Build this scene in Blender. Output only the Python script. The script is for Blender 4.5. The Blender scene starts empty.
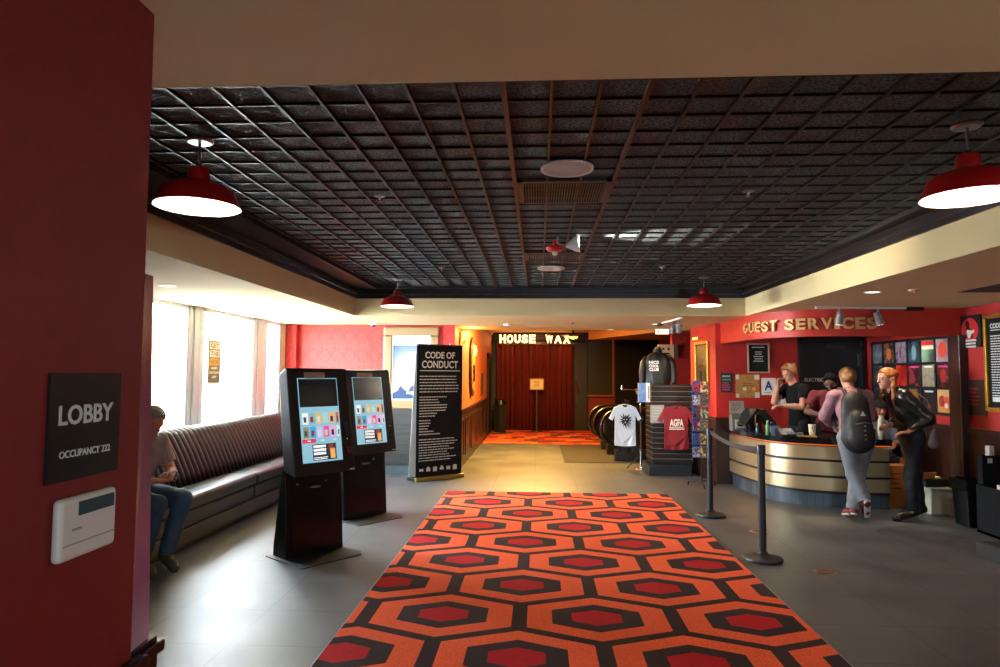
import bpy, bmesh, math, random
import numpy as np
from mathutils import Vector, Matrix, noise
PI = math.pi
random.seed(7)
C = bpy.context.scene.collection
scn = bpy.context.scene

# ---------------------------------------------------------------- camera
FPX = 667.0; HC = 1.65
yaw = math.atan(38/667); pit = math.atan(40/667*math.cos(yaw)); roll = .0053
CW = Vector((-math.sin(yaw)*math.cos(pit), math.cos(yaw)*math.cos(pit), math.sin(pit)))
R0 = Vector((math.cos(yaw), math.sin(yaw), 0)); U0 = R0.cross(CW)
CR = R0*math.cos(roll)+U0*math.sin(roll); CU = -R0*math.sin(roll)+U0*math.cos(roll)
cam = bpy.data.cameras.new('camera'); camo = bpy.data.objects.new('camera', cam); C.objects.link(camo)
cam.sensor_width = 36; cam.lens = 36*FPX/1000; cam.clip_start = .05; cam.clip_end = 200
m = Matrix((CR, CU, -CW)).transposed().to_4x4(); m.translation = (0, 0, HC)
camo.matrix_world = m
scn.camera = camo

def ray(x, y):
    return CW+CR*((x-500)/FPX)+CU*((333.5-y)/FPX)
def atd(x, y, d):
    v = ray(x, y); t = d/v.y; return Vector((v.x*t, d, HC+v.z*t))
def atz(x, y, z=0.):
    v = ray(x, y); t = (z-HC)/v.z; return Vector((v.x*t, v.y*t, z))
def atx(x, y, X):
    v = ray(x, y); t = X/v.x; return Vector((X, v.y*t, HC+v.z*t))

# ---------------------------------------------------------------- world, exposure, lights
scn.view_settings.view_transform = 'Standard'; scn.view_settings.look = 'None'
scn.view_settings.gamma = 1; scn.view_settings.use_curve_mapping = False
scn.view_settings.exposure = 0.2
scn.cycles.max_bounces = 7; scn.cycles.diffuse_bounces = 5; scn.cycles.glossy_bounces = 4
scn.cycles.transparent_max_bounces = 10; scn.cycles.sample_clamp_indirect = 20
scn.cycles.use_denoising = True
w = bpy.data.worlds.new('daylight'); scn.world = w; w.use_nodes = True
w.node_tree.nodes['Background'].inputs[0].default_value = (.78, .9, 1, 1)
w.node_tree.nodes['Background'].inputs[1].default_value = 105.0

def light(name, kind, loc, energy, col, target=None, **kw):
    l = bpy.data.lights.new(name, kind); l.energy = energy; l.color = col
    for k, v in kw.items(): setattr(l, k, v)
    o = bpy.data.objects.new(name, l); C.objects.link(o); o.location = loc
    if target is not None:
        o.rotation_euler = (Vector(target)-Vector(loc)).to_track_quat('-Z', 'Y').to_euler()
    return o
WARM = (1, .72, .42); AMB = (1, .48, .12); WHT = (1, .86, .68)
sun = light('sun', 'SUN', (-8, 6, 10), 9.0, (1, .95, .86), angle=math.radians(1.5))
sun.rotation_euler = Vector((.42, .10, -1.05)).to_track_quat('-Z', 'Y').to_euler()

for (xc, yc, zc, sx_, sy_, tx, ty) in ((-4.3, 7.25, 1.43, .87, 2.02, 1, 0), (-4.3, 8.76, 1.43, 1.52, 2.02, 1, 0), (-4.3, 10.2, 1.43, .57, 2.02, 1, 0), (2.2, -3.15, 1.55, 1.2, .5, 0, 1)):
    l_ = bpy.data.lights.new('window_portal', 'AREA'); l_.shape = 'RECTANGLE'; l_.size = sx_; l_.size_y = sy_; l_.cycles.is_portal = True
    o_ = bpy.data.objects.new('window_portal', l_); C.objects.link(o_); o_.location = (xc, yc, zc)
    o_.rotation_euler = Vector((tx, ty, 0)).to_track_quat('-Z', 'Y').to_euler()

# ---------------------------------------------------------------- materials
def lin(h):
    h = h.lstrip('#'); r = [int(h[i:i+2], 16)/255 for i in (0, 2, 4)]
    return tuple((c/12.92 if c <= .04045 else ((c+.055)/1.055)**2.4) for c in r)+(1,)
MC = {}
def mat(name, col='#808080', rough=.6, metal=0., noise_=.0, nscale=8., emit=0., bump=0., bscale=60., coat=0., alpha=1., spec=.5):
    if name in MC: return MC[name]
    m = bpy.data.materials.new(name); m.use_nodes = True; nt = m.node_tree; b = nt.nodes['Principled BSDF']
    c = lin(col)
    b.inputs['Base Color'].default_value = c; b.inputs['Roughness'].default_value = rough; b.inputs['Metallic'].default_value = metal
    b.inputs['Specular IOR Level'].default_value = spec
    if coat: b.inputs['Coat Weight'].default_value = coat; b.inputs['Coat Roughness'].default_value = .08
    tc = nt.nodes.new('ShaderNodeTexCoord')
    if noise_:
        n = nt.nodes.new('ShaderNodeTexNoise'); n.inputs['Scale'].default_value = nscale; n.inputs['Detail'].default_value = 5
        nt.links.new(tc.outputs['Object'], n.inputs['Vector'])
        r = nt.nodes.new('ShaderNodeValToRGB'); e = r.color_ramp.elements
        e[0].position = .3; e[1].position = .7
        e[0].color = tuple(v*(1-noise_) for v in c[:3])+(1,); e[1].color = tuple(min(1, v*(1+noise_)) for v in c[:3])+(1,)
        nt.links.new(n.outputs[0], r.inputs[0]); nt.links.new(r.outputs[0], b.inputs['Base Color'])
    if bump:
        n = nt.nodes.new('ShaderNodeTexNoise'); n.inputs['Scale'].default_value = bscale; n.inputs['Detail'].default_value = 4
        nt.links.new(tc.outputs['Object'], n.inputs['Vector'])
        bp = nt.nodes.new('ShaderNodeBump'); bp.inputs['Strength'].default_value = bump; bp.inputs['Distance'].default_value = .01
        nt.links.new(n.outputs[0], bp.inputs['Height']); nt.links.new(bp.outputs[0], b.inputs['Normal'])
    if emit:
        b.inputs['Emission Color'].default_value = c; b.inputs['Emission Strength'].default_value = emit
    if alpha < 1: b.inputs['Alpha'].default_value = alpha
    MC[name] = m; return m

class NT:                                    # small node helper
    def __init__(s, name):
        s.m = bpy.data.materials.new(name); s.m.use_nodes = True; s.t = s.m.node_tree; s.b = s.t.nodes['Principled BSDF']; MC[name] = s.m
    def n(s, k, **kw):
        o = s.t.nodes.new(k)
        for a, v in kw.items(): setattr(o, a, v)
        return o
    def l(s, a, b): s.t.links.new(a, b)
    def math(s, op, a, b=0.):
        o = s.n('ShaderNodeMath', operation=op)
        for i, v in ((0, a), (1, b)):
            if isinstance(v, (int, float)): o.inputs[i].default_value = v
            else: s.l(v, o.inputs[i])
        return o.outputs[0]
    def ramp(s, fac, stops, interp='CONSTANT'):
        r = s.n('ShaderNodeValToRGB'); r.color_ramp.interpolation = interp; e = r.color_ramp.elements
        while len(e) < len(stops): e.new(.5)
        for i, (p, c) in enumerate(stops): e[i].position = p; e[i].color = lin(c) if isinstance(c, str) else c
        s.l(fac, r.inputs[0]); return r.outputs[0]
    def mix(s, fac, a, b, bt='MIX'):
        o = s.n('ShaderNodeMix', data_type='RGBA', blend_type=bt)
        for i, v in ((0, fac), (6, a), (7, b)):
            if isinstance(v, (int, float)): o.inputs[i].default_value = v
            elif isinstance(v, str): o.inputs[i].default_value = lin(v)
            else: s.l(v, o.inputs[i])
        return o.outputs[2]

def floor_mat():
    t = NT('slate_tile'); tc = t.n('ShaderNodeTexCoord'); sp = t.n('ShaderNodeSeparateXYZ'); t.l(tc.outputs['Object'], sp.inputs[0])
    fx = t.math('FRACT', t.math('MULTIPLY', t.math('ADD', sp.outputs[0], 1.87+61*.61), 1/.61))
    fy = t.math('FRACT', t.math('MULTIPLY', t.math('ADD', sp.outputs[1], -4.05+61*.595), 1/.595))
    ex = t.math('ABSOLUTE', t.math('SUBTRACT', fx, .5)); ey = t.math('ABSOLUTE', t.math('SUBTRACT', fy, .5))
    g = t.math('GREATER_THAN', t.math('MAXIMUM', ex, ey), .494)
    n1 = t.n('ShaderNodeTexNoise'); n1.inputs['Scale'].default_value = 1.6; n1.inputs['Detail'].default_value = 7; n1.inputs['Roughness'].default_value = .65
    t.l(tc.outputs['Object'], n1.inputs['Vector'])
    c = t.ramp(n1.outputs[0], [(.3, '#36383b'), (.72, '#5a5a5b')], 'LINEAR')
    t.l(t.mix(g, c, '#1a1a1a'), t.b.inputs['Base Color'])
    rr = t.math('ADD', t.math('MULTIPLY', n1.outputs[0], .22), .36); t.l(rr, t.b.inputs['Roughness'])
    t.b.inputs['Specular IOR Level'].default_value = .6
    return t.m
def carpet_mat():
    t = NT('hexagon_carpet'); tc = t.n('ShaderNodeTexCoord'); sp = t.n('ShaderNodeSeparateXYZ'); t.l(tc.outputs['Object'], sp.inputs[0])
    PX, PY = 1.04, 1.335
    def hexd(ox, oy):
        fx = t.math('SUBTRACT', t.math('FRACT', t.math('ADD', t.math('MULTIPLY', t.math('ADD', sp.outputs[0], ox), 1/PX), 40.5)), .5)
        fy = t.math('SUBTRACT', t.math('FRACT', t.math('ADD', t.math('MULTIPLY', t.math('ADD', sp.outputs[1], oy), 1/PY), 40.5)), .5)
        ax = t.math('MULTIPLY', t.math('ABSOLUTE', fx), PX); ay = t.math('MULTIPLY', t.math('ABSOLUTE', fy), PY)
        # pointed towards +-y : vertical sides at |x|, sloped sides
        return t.math('MAXIMUM', ax, t.math('ADD', t.math('MULTIPLY', ax, .5), t.math('MULTIPLY', ay, 1.5*PX/PY)))
    d = t.math('MINIMUM', hexd(.12, -3.97), hexd(.12-PX/2, -3.97-PY/2))
    base = t.ramp(d, [(0, '#b01c26'), (.165, '#3a2e30'), (.30, '#e8603c'), (.465, '#3a2b2c')])
    n1 = t.n('ShaderNodeTexNoise'); n1.inputs['Scale'].default_value = 90; n1.inputs['Detail'].default_value = 3
    t.l(tc.outputs['Object'], n1.inputs['Vector'])
    var = t.ramp(n1.outputs[0], [(.25, (.72, .72, .72, 1)), (.75, (1.15, 1.15, 1.15, 1))], 'LINEAR')
    t.l(t.mix(1., base, var, 'MULTIPLY'), t.b.inputs['Base Color']); t.b.inputs['Roughness'].default_value = .95
    t.b.inputs['Specular IOR Level'].default_value = .1
    bp = t.n('ShaderNodeBump'); bp.inputs['Strength'].default_value = .3; bp.inputs['Distance'].default_value = .004
    t.l(n1.outputs[0], bp.inputs['Height']); t.l(bp.outputs[0], t.b.inputs['Normal'])
    return t.m
def plank_carpet_mat():
    t = NT('plank_carpet'); tc = t.n('ShaderNodeTexCoord')
    sp = t.n('ShaderNodeSeparateXYZ'); t.l(tc.outputs['Object'], sp.inputs[0])
    row = t.math('FLOOR', t.math('MULTIPLY', sp.outputs[1], 1/.33))
    cx = t.math('FLOOR', t.math('MULTIPLY', t.math('ADD', sp.outputs[0], t.math('MULTIPLY', row, .17)), 1/.34))
    cb = t.n('ShaderNodeCombineXYZ'); t.l(cx, cb.inputs[0]); t.l(row, cb.inputs[1])
    wn = t.n('ShaderNodeTexWhiteNoise', noise_dimensions='2D'); t.l(cb.outputs[0], wn.inputs['Vector'])
    c = t.ramp(wn.outputs[0], [(0, '#c8481e'), (.4, '#8e2114'), (.7, '#4a2a18'), (.85, '#d4622a')])
    t.l(c, t.b.inputs['Base Color']); t.b.inputs['Roughness'].default_value = .95
    return t.m
def base_tile_mat():
    t = NT('base_tile'); tc = t.n('ShaderNodeTexCoord'); sp = t.n('ShaderNodeSeparateXYZ'); t.l(tc.outputs['Object'], sp.inputs[0])
    h = t.math('MULTIPLY', t.math('SUBTRACT', sp.outputs[0], sp.outputs[1]), 1/.125); g = t.math('LESS_THAN', t.math('FRACT', h), .05)
    wn = t.n('ShaderNodeTexWhiteNoise', noise_dimensions='1D'); t.l(t.math('FLOOR', h), wn.inputs['W'])
    c = t.mix(wn.outputs[0], '#2c363e', '#475560'); t.l(t.mix(g, c, '#1c2226'), t.b.inputs['Base Color']); t.b.inputs['Roughness'].default_value = .4
    return t.m
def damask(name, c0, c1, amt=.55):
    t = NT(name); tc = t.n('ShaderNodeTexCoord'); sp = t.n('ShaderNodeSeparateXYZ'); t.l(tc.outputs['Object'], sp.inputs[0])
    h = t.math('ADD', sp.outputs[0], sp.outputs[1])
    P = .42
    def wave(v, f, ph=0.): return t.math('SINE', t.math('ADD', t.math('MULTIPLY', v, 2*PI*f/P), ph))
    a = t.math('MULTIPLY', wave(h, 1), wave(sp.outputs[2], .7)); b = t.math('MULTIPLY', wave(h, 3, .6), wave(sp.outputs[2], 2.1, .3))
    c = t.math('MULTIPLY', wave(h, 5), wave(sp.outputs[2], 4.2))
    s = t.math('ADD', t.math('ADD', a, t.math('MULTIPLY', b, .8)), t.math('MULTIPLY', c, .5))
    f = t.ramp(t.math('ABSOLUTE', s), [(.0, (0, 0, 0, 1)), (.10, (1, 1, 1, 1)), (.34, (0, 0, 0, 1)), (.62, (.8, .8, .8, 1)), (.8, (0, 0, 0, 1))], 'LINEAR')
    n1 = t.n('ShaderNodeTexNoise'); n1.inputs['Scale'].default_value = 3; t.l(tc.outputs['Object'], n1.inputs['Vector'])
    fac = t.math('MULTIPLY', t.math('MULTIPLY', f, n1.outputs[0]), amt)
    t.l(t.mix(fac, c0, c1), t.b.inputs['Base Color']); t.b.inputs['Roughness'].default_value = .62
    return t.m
def wood_mat(name, c0, c1, axis=2, rough=.45, plank=0.):
    t = NT(name); tc = t.n('ShaderNodeTexCoord'); mp = t.n('ShaderNodeMapping'); t.l(tc.outputs['Object'], mp.inputs[0])
    s = [14, 14, 14]; s[axis] = 1.2; mp.inputs['Scale'].default_value = s
    n1 = t.n('ShaderNodeTexNoise'); n1.inputs['Scale'].default_value = 1.5; n1.inputs['Detail'].default_value = 6; n1.inputs['Distortion'].default_value = .6
    t.l(mp.outputs[0], n1.inputs['Vector']); c = t.ramp(n1.outputs[0], [(.3, c0), (.7, c1)], 'LINEAR')
    if plank:
        sp = t.n('ShaderNodeSeparateXYZ'); t.l(tc.outputs['Object'], sp.inputs[0])
        k = t.math('FLOOR', t.math('MULTIPLY', sp.outputs[2], 1/plank)); wn = t.n('ShaderNodeTexWhiteNoise', noise_dimensions='1D'); t.l(k, wn.inputs['W'])
        fr = t.math('LESS_THAN', t.math('FRACT', t.math('MULTIPLY', sp.outputs[2], 1/plank)), .05)
        c = t.mix(t.math('MULTIPLY', wn.outputs[0], .6), c, c1); c = t.mix(fr, c, '#0c0a09')
    t.l(c, t.b.inputs['Base Color']); t.b.inputs['Roughness'].default_value = rough
    return t.m
def speckle(name, c0, c1, scale=160, rough=.9, bump=.5):
    t = NT(name); tc = t.n('ShaderNodeTexCoord'); n1 = t.n('ShaderNodeTexNoise'); n1.inputs['Scale'].default_value = scale; n1.inputs['Detail'].default_value = 3
    t.l(tc.outputs['Object'], n1.inputs['Vector']); t.l(t.ramp(n1.outputs[0], [(.35, c0), (.68, c1)], 'LINEAR'), t.b.inputs['Base Color'])
    t.b.inputs['Roughness'].default_value = rough
    bp = t.n('ShaderNodeBump'); bp.inputs['Strength'].default_value = bump; bp.inputs['Distance'].default_value = .006
    t.l(n1.outputs[0], bp.inputs['Height']); t.l(bp.outputs[0], t.b.inputs['Normal']); return t.m
def plaid(name, base, dark, light_, s=.035):
    t = NT(name); tc = t.n('ShaderNodeTexCoord'); sp = t.n('ShaderNodeSeparateXYZ'); t.l(tc.outputs['Object'], sp.inputs[0])
    fx = t.math('FRACT', t.math('MULTIPLY', t.math('ADD', sp.outputs[0], sp.outputs[1]), 1/s)); fz = t.math('FRACT', t.math('MULTIPLY', sp.outputs[2], 1/s))
    a = t.math('GREATER_THAN', fx, .7); b = t.math('GREATER_THAN', fz, .7)
    c = t.mix(t.math('MULTIPLY', a, .6), base, dark); c = t.mix(t.math('MULTIPLY', b, .5), c, light_)
    t.l(c, t.b.inputs['Base Color']); t.b.inputs['Roughness'].default_value = .85; return t.m
def poster_mat(name, cols, seed, scale=3., rough=.4):
    """an abstract printed picture"""
    if name in MC: return MC[name]
    t = NT(name); tc = t.n('ShaderNodeTexCoord'); mp = t.n('ShaderNodeMapping'); mp.inputs['Location'].default_value = (seed*3.1, seed*1.7, seed)
    t.l(tc.outputs['Object'], mp.inputs[0]); n1 = t.n('ShaderNodeTexNoise'); n1.inputs['Scale'].default_value = scale; n1.inputs['Detail'].default_value = 3; n1.inputs['Distortion'].default_value = .8
    t.l(mp.outputs[0], n1.inputs['Vector'])
    k = len(cols); st = [(.30+.36*i/max(1, k-1), c) for i, c in enumerate(cols)]; st[0] = (0, cols[0])
    t.l(t.ramp(n1.outputs[0], st, 'EASE' if seed % 2 else 'CONSTANT'), t.b.inputs['Base Color']); t.b.inputs['Roughness'].default_value = rough
    return t.m
def glass_mat(name='window_glass', tint=(1, 1, 1, 1)):
    if name in MC: return MC[name]
    t = NT(name); t.t.nodes.remove(t.b); o = t.t.nodes['Material Output']
    tr = t.n('ShaderNodeBsdfTransparent'); tr.inputs[0].default_value = tint; gl = t.n('ShaderNodeBsdfGlossy'); gl.inputs['Roughness'].default_value = .03
    lw = t.n('ShaderNodeLayerWeight'); lw.inputs[0].default_value = .5; fz = t.math('ADD', t.math('MULTIPLY', t.math('POWER', lw.outputs['Facing'], 5.), .5), .04); mx = t.n('ShaderNodeMixShader')
    t.l(fz, mx.inputs[0]); t.l(tr.outputs[0], mx.inputs[1]); t.l(gl.outputs[0], mx.inputs[2]); t.l(mx.outputs[0], o.inputs[0])
    return t.m

cream = mat('cream_paint', '#cfbd8e', .8, noise_=.03, nscale=2, bump=.05, bscale=120)
redp = mat('red_paint', '#a3190f', .6, noise_=.12, nscale=3, bump=.05)
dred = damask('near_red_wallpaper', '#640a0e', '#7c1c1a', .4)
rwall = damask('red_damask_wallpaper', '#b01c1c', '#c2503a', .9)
black = mat('black_satin', '#101012', .35); blackm = mat('black_matte', '#141312', .8)
gloss = mat('black_gloss', '#0a0a0b', .15, coat=.5)
dwood = wood_mat('dark_wood', '#1a0d09', '#38190f', 2, .35)
gold = mat('gold_frame', '#a8842e', .35, .7, noise_=.2, nscale=20)
chrome = mat('chrome', '#c9c9c9', .2, 1.)
steel = mat('brushed_steel', '#8f8f92', .35, .9)
white = mat('white_plastic', '#d9d9d6', .45); wpaper = mat('white_paper', '#cfcabd', .8)
pglass = glass_mat()

# ---------------------------------------------------------------- object helpers
def thing(name, label, cat, loc=(0, 0, 0), rotz=0., group=None):
    o = bpy.data.objects.new(name, None); C.objects.link(o); o.empty_display_size = .1
    o.location = loc; o.rotation_euler = (0, 0, rotz); o['label'] = label; o['category'] = cat
    if group: o['group'] = group
    return o
def tag(o, label, cat, group=None, kind=None):
    o['label'] = label; o['category'] = cat
    if group: o['group'] = group
    if kind: o['kind'] = kind
    return o
def struct(o):
    o['kind'] = 'structure'; return o
class MB:
    def __init__(s): s.v = []; s.f = []
    def add(s, vs, fs):
        k = len(s.v); s.v += [tuple(v) for v in vs]; s.f += [tuple(i+k for i in f) for f in fs]; return s
    def box(s, x0, x1, y0, y1, z0, z1):
        return s.add([(x0, y0, z0), (x1, y0, z0), (x1, y1, z0), (x0, y1, z0), (x0, y0, z1), (x1, y0, z1), (x1, y1, z1), (x0, y1, z1)],
                     [(0, 3, 2, 1), (4, 5, 6, 7), (0, 1, 5, 4), (1, 2, 6, 5), (2, 3, 7, 6), (3, 0, 4, 7)])
    def obox(s, c, ax, ay, az, hx, hy, hz):           # oriented box
        c = Vector(c); ax, ay, az = [Vector(a).normalized() for a in (ax, ay, az)]
        vs = [c+ax*hx*i+ay*hy*j+az*hz*k for k in (-1, 1) for i, j in ((-1, -1), (1, -1), (1, 1), (-1, 1))]
        return s.add(vs, [(0, 3, 2, 1), (4, 5, 6, 7), (0, 1, 5, 4), (1, 2, 6, 5), (2, 3, 7, 6), (3, 0, 4, 7)])
    def cyl(s, p0, p1, r0, r1=None, n=20):
        r1 = r0 if r1 is None else r1; return s.loft([(p0, r0), (p1, r1)], n)
    def loft(s, rings, n=20, cap=True):
        """rings: (point, radius) along a path"""
        P = [Vector(p) for p, _ in rings]; k0 = len(s.v); prev = None
        for i, (p, r) in enumerate(rings):
            a = P[max(i-1, 0)]; b = P[min(i+1, len(P)-1)]; d = (b-a)
            d = d.normalized() if d.length > 1e-9 else (prev[2] if prev else Vector((0, 0, 1)))
            if prev is None:
                u = d.orthogonal().normalized()
            else:
                u = (prev[0]-d*prev[0].dot(d)); u = u.normalized() if u.length > 1e-6 else d.orthogonal().normalized()
            v = d.cross(u); prev = (u, v, d)
            for j in range(n):
                t = 2*PI*j/n; s.v.append(tuple(P[i]+(u*math.cos(t)+v*math.sin(t))*r))
        for i in range(len(rings)-1):
            for j in range(n):
                a = k0+i*n+j; b = k0+i*n+(j+1) % n; s.f.append((a, b, b+n, a+n))
        if cap:
            s.f.append(tuple(k0+j for j in reversed(range(n)))); e = k0+(len(rings)-1)*n; s.f.append(tuple(e+j for j in range(n)))
        return s
    def tube(s, pts, r, n=10): return s.loft([(p, r) for p in pts], n)
    def lathe(s, prof, c=(0, 0, 0), n=32, sx=1., sy=1.):
        c = Vector(c); k0 = len(s.v)
        for r, z in prof:
            for j in range(n):
                t = 2*PI*j/n; s.v.append((c.x+r*math.cos(t)*sx, c.y+r*math.sin(t)*sy, c.z+z))
        for i in range(len(prof)-1):
            for j in range(n):
                a = k0+i*n+j; b = k0+i*n+(j+1) % n; s.f.append((a, b, b+n, a+n))
        return s
    def prism(s, poly, d0, d1, plane='yz'):
        """poly in a plane extruded along the third axis"""
        n = len(poly)
        def P(a, b, d): return {'yz': (d, a, b), 'xz': (a, d, b), 'xy': (a, b, d)}[plane]
        vs = [P(a, b, d0) for a, b in poly]+[P(a, b, d1) for a, b in poly]
        fs = [tuple(range(n))[::-1], tuple(range(n, 2*n))]+[(i, (i+1) % n, (i+1) % n+n, i+n) for i in range(n)]
        return s.add(vs, fs)
    def out(s, name, m, parent=None, smooth=False, bevel=0., seg=2, sub=0):
        me = bpy.data.meshes.new(name); me.from_pydata(s.v, [], s.f); me.validate()
        bm = bmesh.new(); bm.from_mesh(me); bmesh.ops.recalc_face_normals(bm, faces=bm.faces); bm.to_mesh(me); bm.free()
        o = bpy.data.objects.new(name, me); C.objects.link(o); o.data.materials.append(m)
        if smooth:
            for p in me.polygons: p.use_smooth = True
        if smooth == 'auto':
            me.set_sharp_from_angle(angle=math.radians(35))
        if bevel:
            b = o.modifiers.new('bevel', 'BEVEL'); b.width = bevel; b.segments = seg; b.limit_method = 'ANGLE'; b.angle_limit = math.radians(40)
        if sub:
            b = o.modifiers.new('sub', 'SUBSURF'); b.levels = sub; b.render_levels = sub
        if parent: o.parent = parent
        return o
def box(name, x0, x1, y0, y1, z0, z1, m, parent=None, bevel=0.):
    return MB().box(min(x0, x1), max(x0, x1), min(y0, y1), max(y0, y1), min(z0, z1), max(z0, z1)).out(name, m, parent, bevel=bevel)
def copy_tree(o, parent=None):
    c = o.copy(); C.objects.link(c); c.parent = parent
    for ch in list(o.children): copy_tree(ch, c)
    return c
_tc = {}
def text(name, s, loc, u, v, W=None, H=None, m=None, parent=None, depth=.004, bold=0.0, align='C', spacing=1.):
    """lettering as a mesh: fitted to width W and/or height H, u right, v up"""
    key = (s, bold, spacing)
    if key not in _tc:
        cu = bpy.data.curves.new('t', 'FONT'); cu.body = s; cu.offset = bold; cu.extrude = .5; cu.space_character = spacing; cu.resolution_u = 3; cu.align_x = 'CENTER'; cu.space_line = .95
        to = bpy.data.objects.new('t', cu); C.objects.link(to); dg = bpy.context.evaluated_depsgraph_get()
        me = bpy.data.meshes.new_from_object(to.evaluated_get(dg)); bpy.data.objects.remove(to)
        co = np.empty(len(me.vertices)*3); me.vertices.foreach_get('co', co); co = co.reshape(-1, 3)
        _tc[key] = (co, [tuple(p.vertices) for p in me.polygons]); bpy.data.meshes.remove(me)
    co, fs = _tc[key]; co = co.copy(); mn = co.min(0); mx = co.max(0); sz = mx-mn
    sx = (W/sz[0]) if W else (H/sz[1]); sy = (H/sz[1]) if H else sx
    cx = (mn[0]+mx[0])/2 if align == 'C' else mn[0]
    a = (co[:, 0]-cx)*sx; b = (co[:, 1]-(mn[1]+mx[1])/2)*sy; c = co[:, 2]*2*depth*.5+depth*.5
    u = Vector(u).normalized(); v = Vector(v).normalized(); n = u.cross(v); L = Vector(loc)
    vs = [tuple(L+u*float(x)+v*float(y)+n*float(z)) for x, y, z in zip(a, b, c)]
    me = bpy.data.meshes.new(name); me.from_pydata(vs, [], fs); o = bpy.data.objects.new(name, me); C.objects.link(o); me.materials.append(m)
    if parent: o.parent = parent
    return o
def quad(name, o, u, v, w, h, m, parent=None, t=.002, bevel=0.):
    """thin slab: o = lower left corner of its front face, u right, v up; front faces u x v"""
    u = Vector(u).normalized(); v = Vector(v).normalized(); n = u.cross(v); c = Vector(o)+u*w/2+v*h/2-n*t/2
    return MB().obox(c, u, v, n, w/2, h/2, t/2).out(name, m, parent, bevel=bevel)
def lines(name, o, u, v, w, rows, dy, th, m, parent, t=.001, seed=0, amin=.55, left=True):
    """small illegible print: rows of word-like dashes"""
    rnd = random.Random(seed); u = Vector(u).normalized(); v = Vector(v).normalized(); n = u.cross(v); b = MB()
    for i in range(rows):
        L = w*rnd.uniform(amin, 1.); x = 0 if left else (w-L)/2; end = x+L
        while x < end:
            k = min(rnd.uniform(.03, .11)*w, end-x); c = Vector(o)+u*(x+k/2)-v*(i*dy)+n*t/2
            b.obox(c, u, v, n, k/2, th/2, t/2); x += k+.014*w
    return b.out(name, m, parent)
X_, Y_, Z_ = Vector((1, 0, 0)), Vector((0, 1, 0)), Vector((0, 0, 1))

# ---------------------------------------------------------------- the setting
WX = -4.15; PXW = 4.95; YR = 10.87; YC = 19.8
fl = struct(box('floor', -4.6, 6, -3, 21, -.1, 0, floor_mat()))
cb = MB()                                   # ceiling: low perimeter slabs, drops round the recess
LX, RX, FY, BY = -2.535, 2.79, 1.76, 9.12; ZL = 2.44; ZT = 2.68; ZC = 2.84
cb.box(-4.6, LX, -3, 12.1, ZL, 3.1).box(RX, 6, -3, 12.1, ZL, 3.1).box(LX, RX, -3, FY, ZL, 3.1).box(LX, RX, BY, 12.1, ZL, 3.1)
ceil = struct(cb.out('ceiling', cream))
struct(box('ceiling', -1.6, 6, 12.1, 21, 2.86, 3.1, mat('corridor_ceiling', '#b98a4c', .7, noise_=.15, nscale=2)))
rec = struct(box('ceiling', LX, RX, FY, BY, ZC+.012, 3.1, speckle('fibre_panel', '#20282b', '#66767a', 75)))
gb = MB(); gm = mat('grid_metal', '#060607', .45, spec=.35)
for k in range(-10, 14):
    x = -.146+.2025*k
    if -2.24 < x < 2.7 and k not in (0, 3): gb.box(x-.007, x+.007, FY, BY, ZC-.006, ZC+.013)
k = 0; y = 1.86
while y < BY-.05:
    gb.box(-2.25, 2.66, y-.006, y+.006, ZC+.0, ZC+.013); y += .2
gb.out('ceiling_grid', gm, rec)
gr = MB()
for x in (-.146, .4615): gr.box(x-.012, x+.012, FY, BY, ZC-.008, ZC+.031)
gr.out('ceiling_runner', mat('rust_runner', '#33120c', .5), rec)
sb = MB().box(LX, -2.22, FY, BY, ZC-.03, ZC+.035).box(2.66, RX, FY, BY, ZC-.03, ZC+.035).box(LX, RX, BY-.09, BY, ZC-.03, ZC+.035)
sb.out('ceiling_border', mat('black_border', '#121112', .5), rec)
tb = MB().box(LX-.0, LX+.02, FY, BY, ZT, ZC).box(RX-.02, RX, FY, BY, ZT, ZC).box(LX, RX, BY-.02, BY, ZT, ZC)
tb.box(LX, LX+.05, FY, BY, ZT+.05, ZT+.09).box(RX-.05, RX, FY, BY, ZT+.05, ZT+.09).box(LX, RX, BY-.05, BY, ZT+.05, ZT+.09)
struct(tb.out('trim_1', mat('trim_black', '#171114', .35), bevel=.004))

# walls
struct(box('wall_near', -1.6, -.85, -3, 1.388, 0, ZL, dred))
wn = MB().box(-1.6, -.838, -3, 1.40, 0, 1.02).box(-1.6, -.825, -3, 1.415, 1.02, 1.05)
wn.box(-1.6, -.855, 1.40, 1.50, 0, 1.02).box(-1.6, -.845, 1.40, 1.512, 1.02, 1.045)
struct(wn.out('trim_2', mat('near_wainscot', '#1c0f0e', .3), bevel=.004))
ww = MB().box(-4.45, WX, -3, 6.82, 0, ZL)                                  # window wall piers and sill
for a, b in ((7.69, 8.0), (9.52, 9.93), (10.50, YR+.3)): ww.box(-4.35, WX+.0, a, b, .1, ZL)
ww.box(-4.45, WX, 6.82, YR+.3, 0, .42)
struct(ww.out('wall_window', mat('window_wall_cream', '#b9a98c', .8)))
alum = mat('window_alloy', '#d3dbe4', .4, .1)
for i, (a, b) in enumerate(((6.82, 7.69), (8.0, 9.52), (9.93, 10.50))):
    fb = MB()
    fb.box(WX-.12, WX+.015, a, a+.05, .42, ZL).box(WX-.12, WX+.015, b-.05, b, .42, ZL).box(WX-.12, WX+.015, a, b, .42, .47).box(WX-.12, WX+.015, a, b, ZL-.05, ZL)
    fo = struct(fb.out('window_%d' % (i+1), alum, bevel=.004))
    box('pane', WX-.07, WX-.062, a+.05, b-.05, .47, ZL-.05, pglass, fo)
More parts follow.
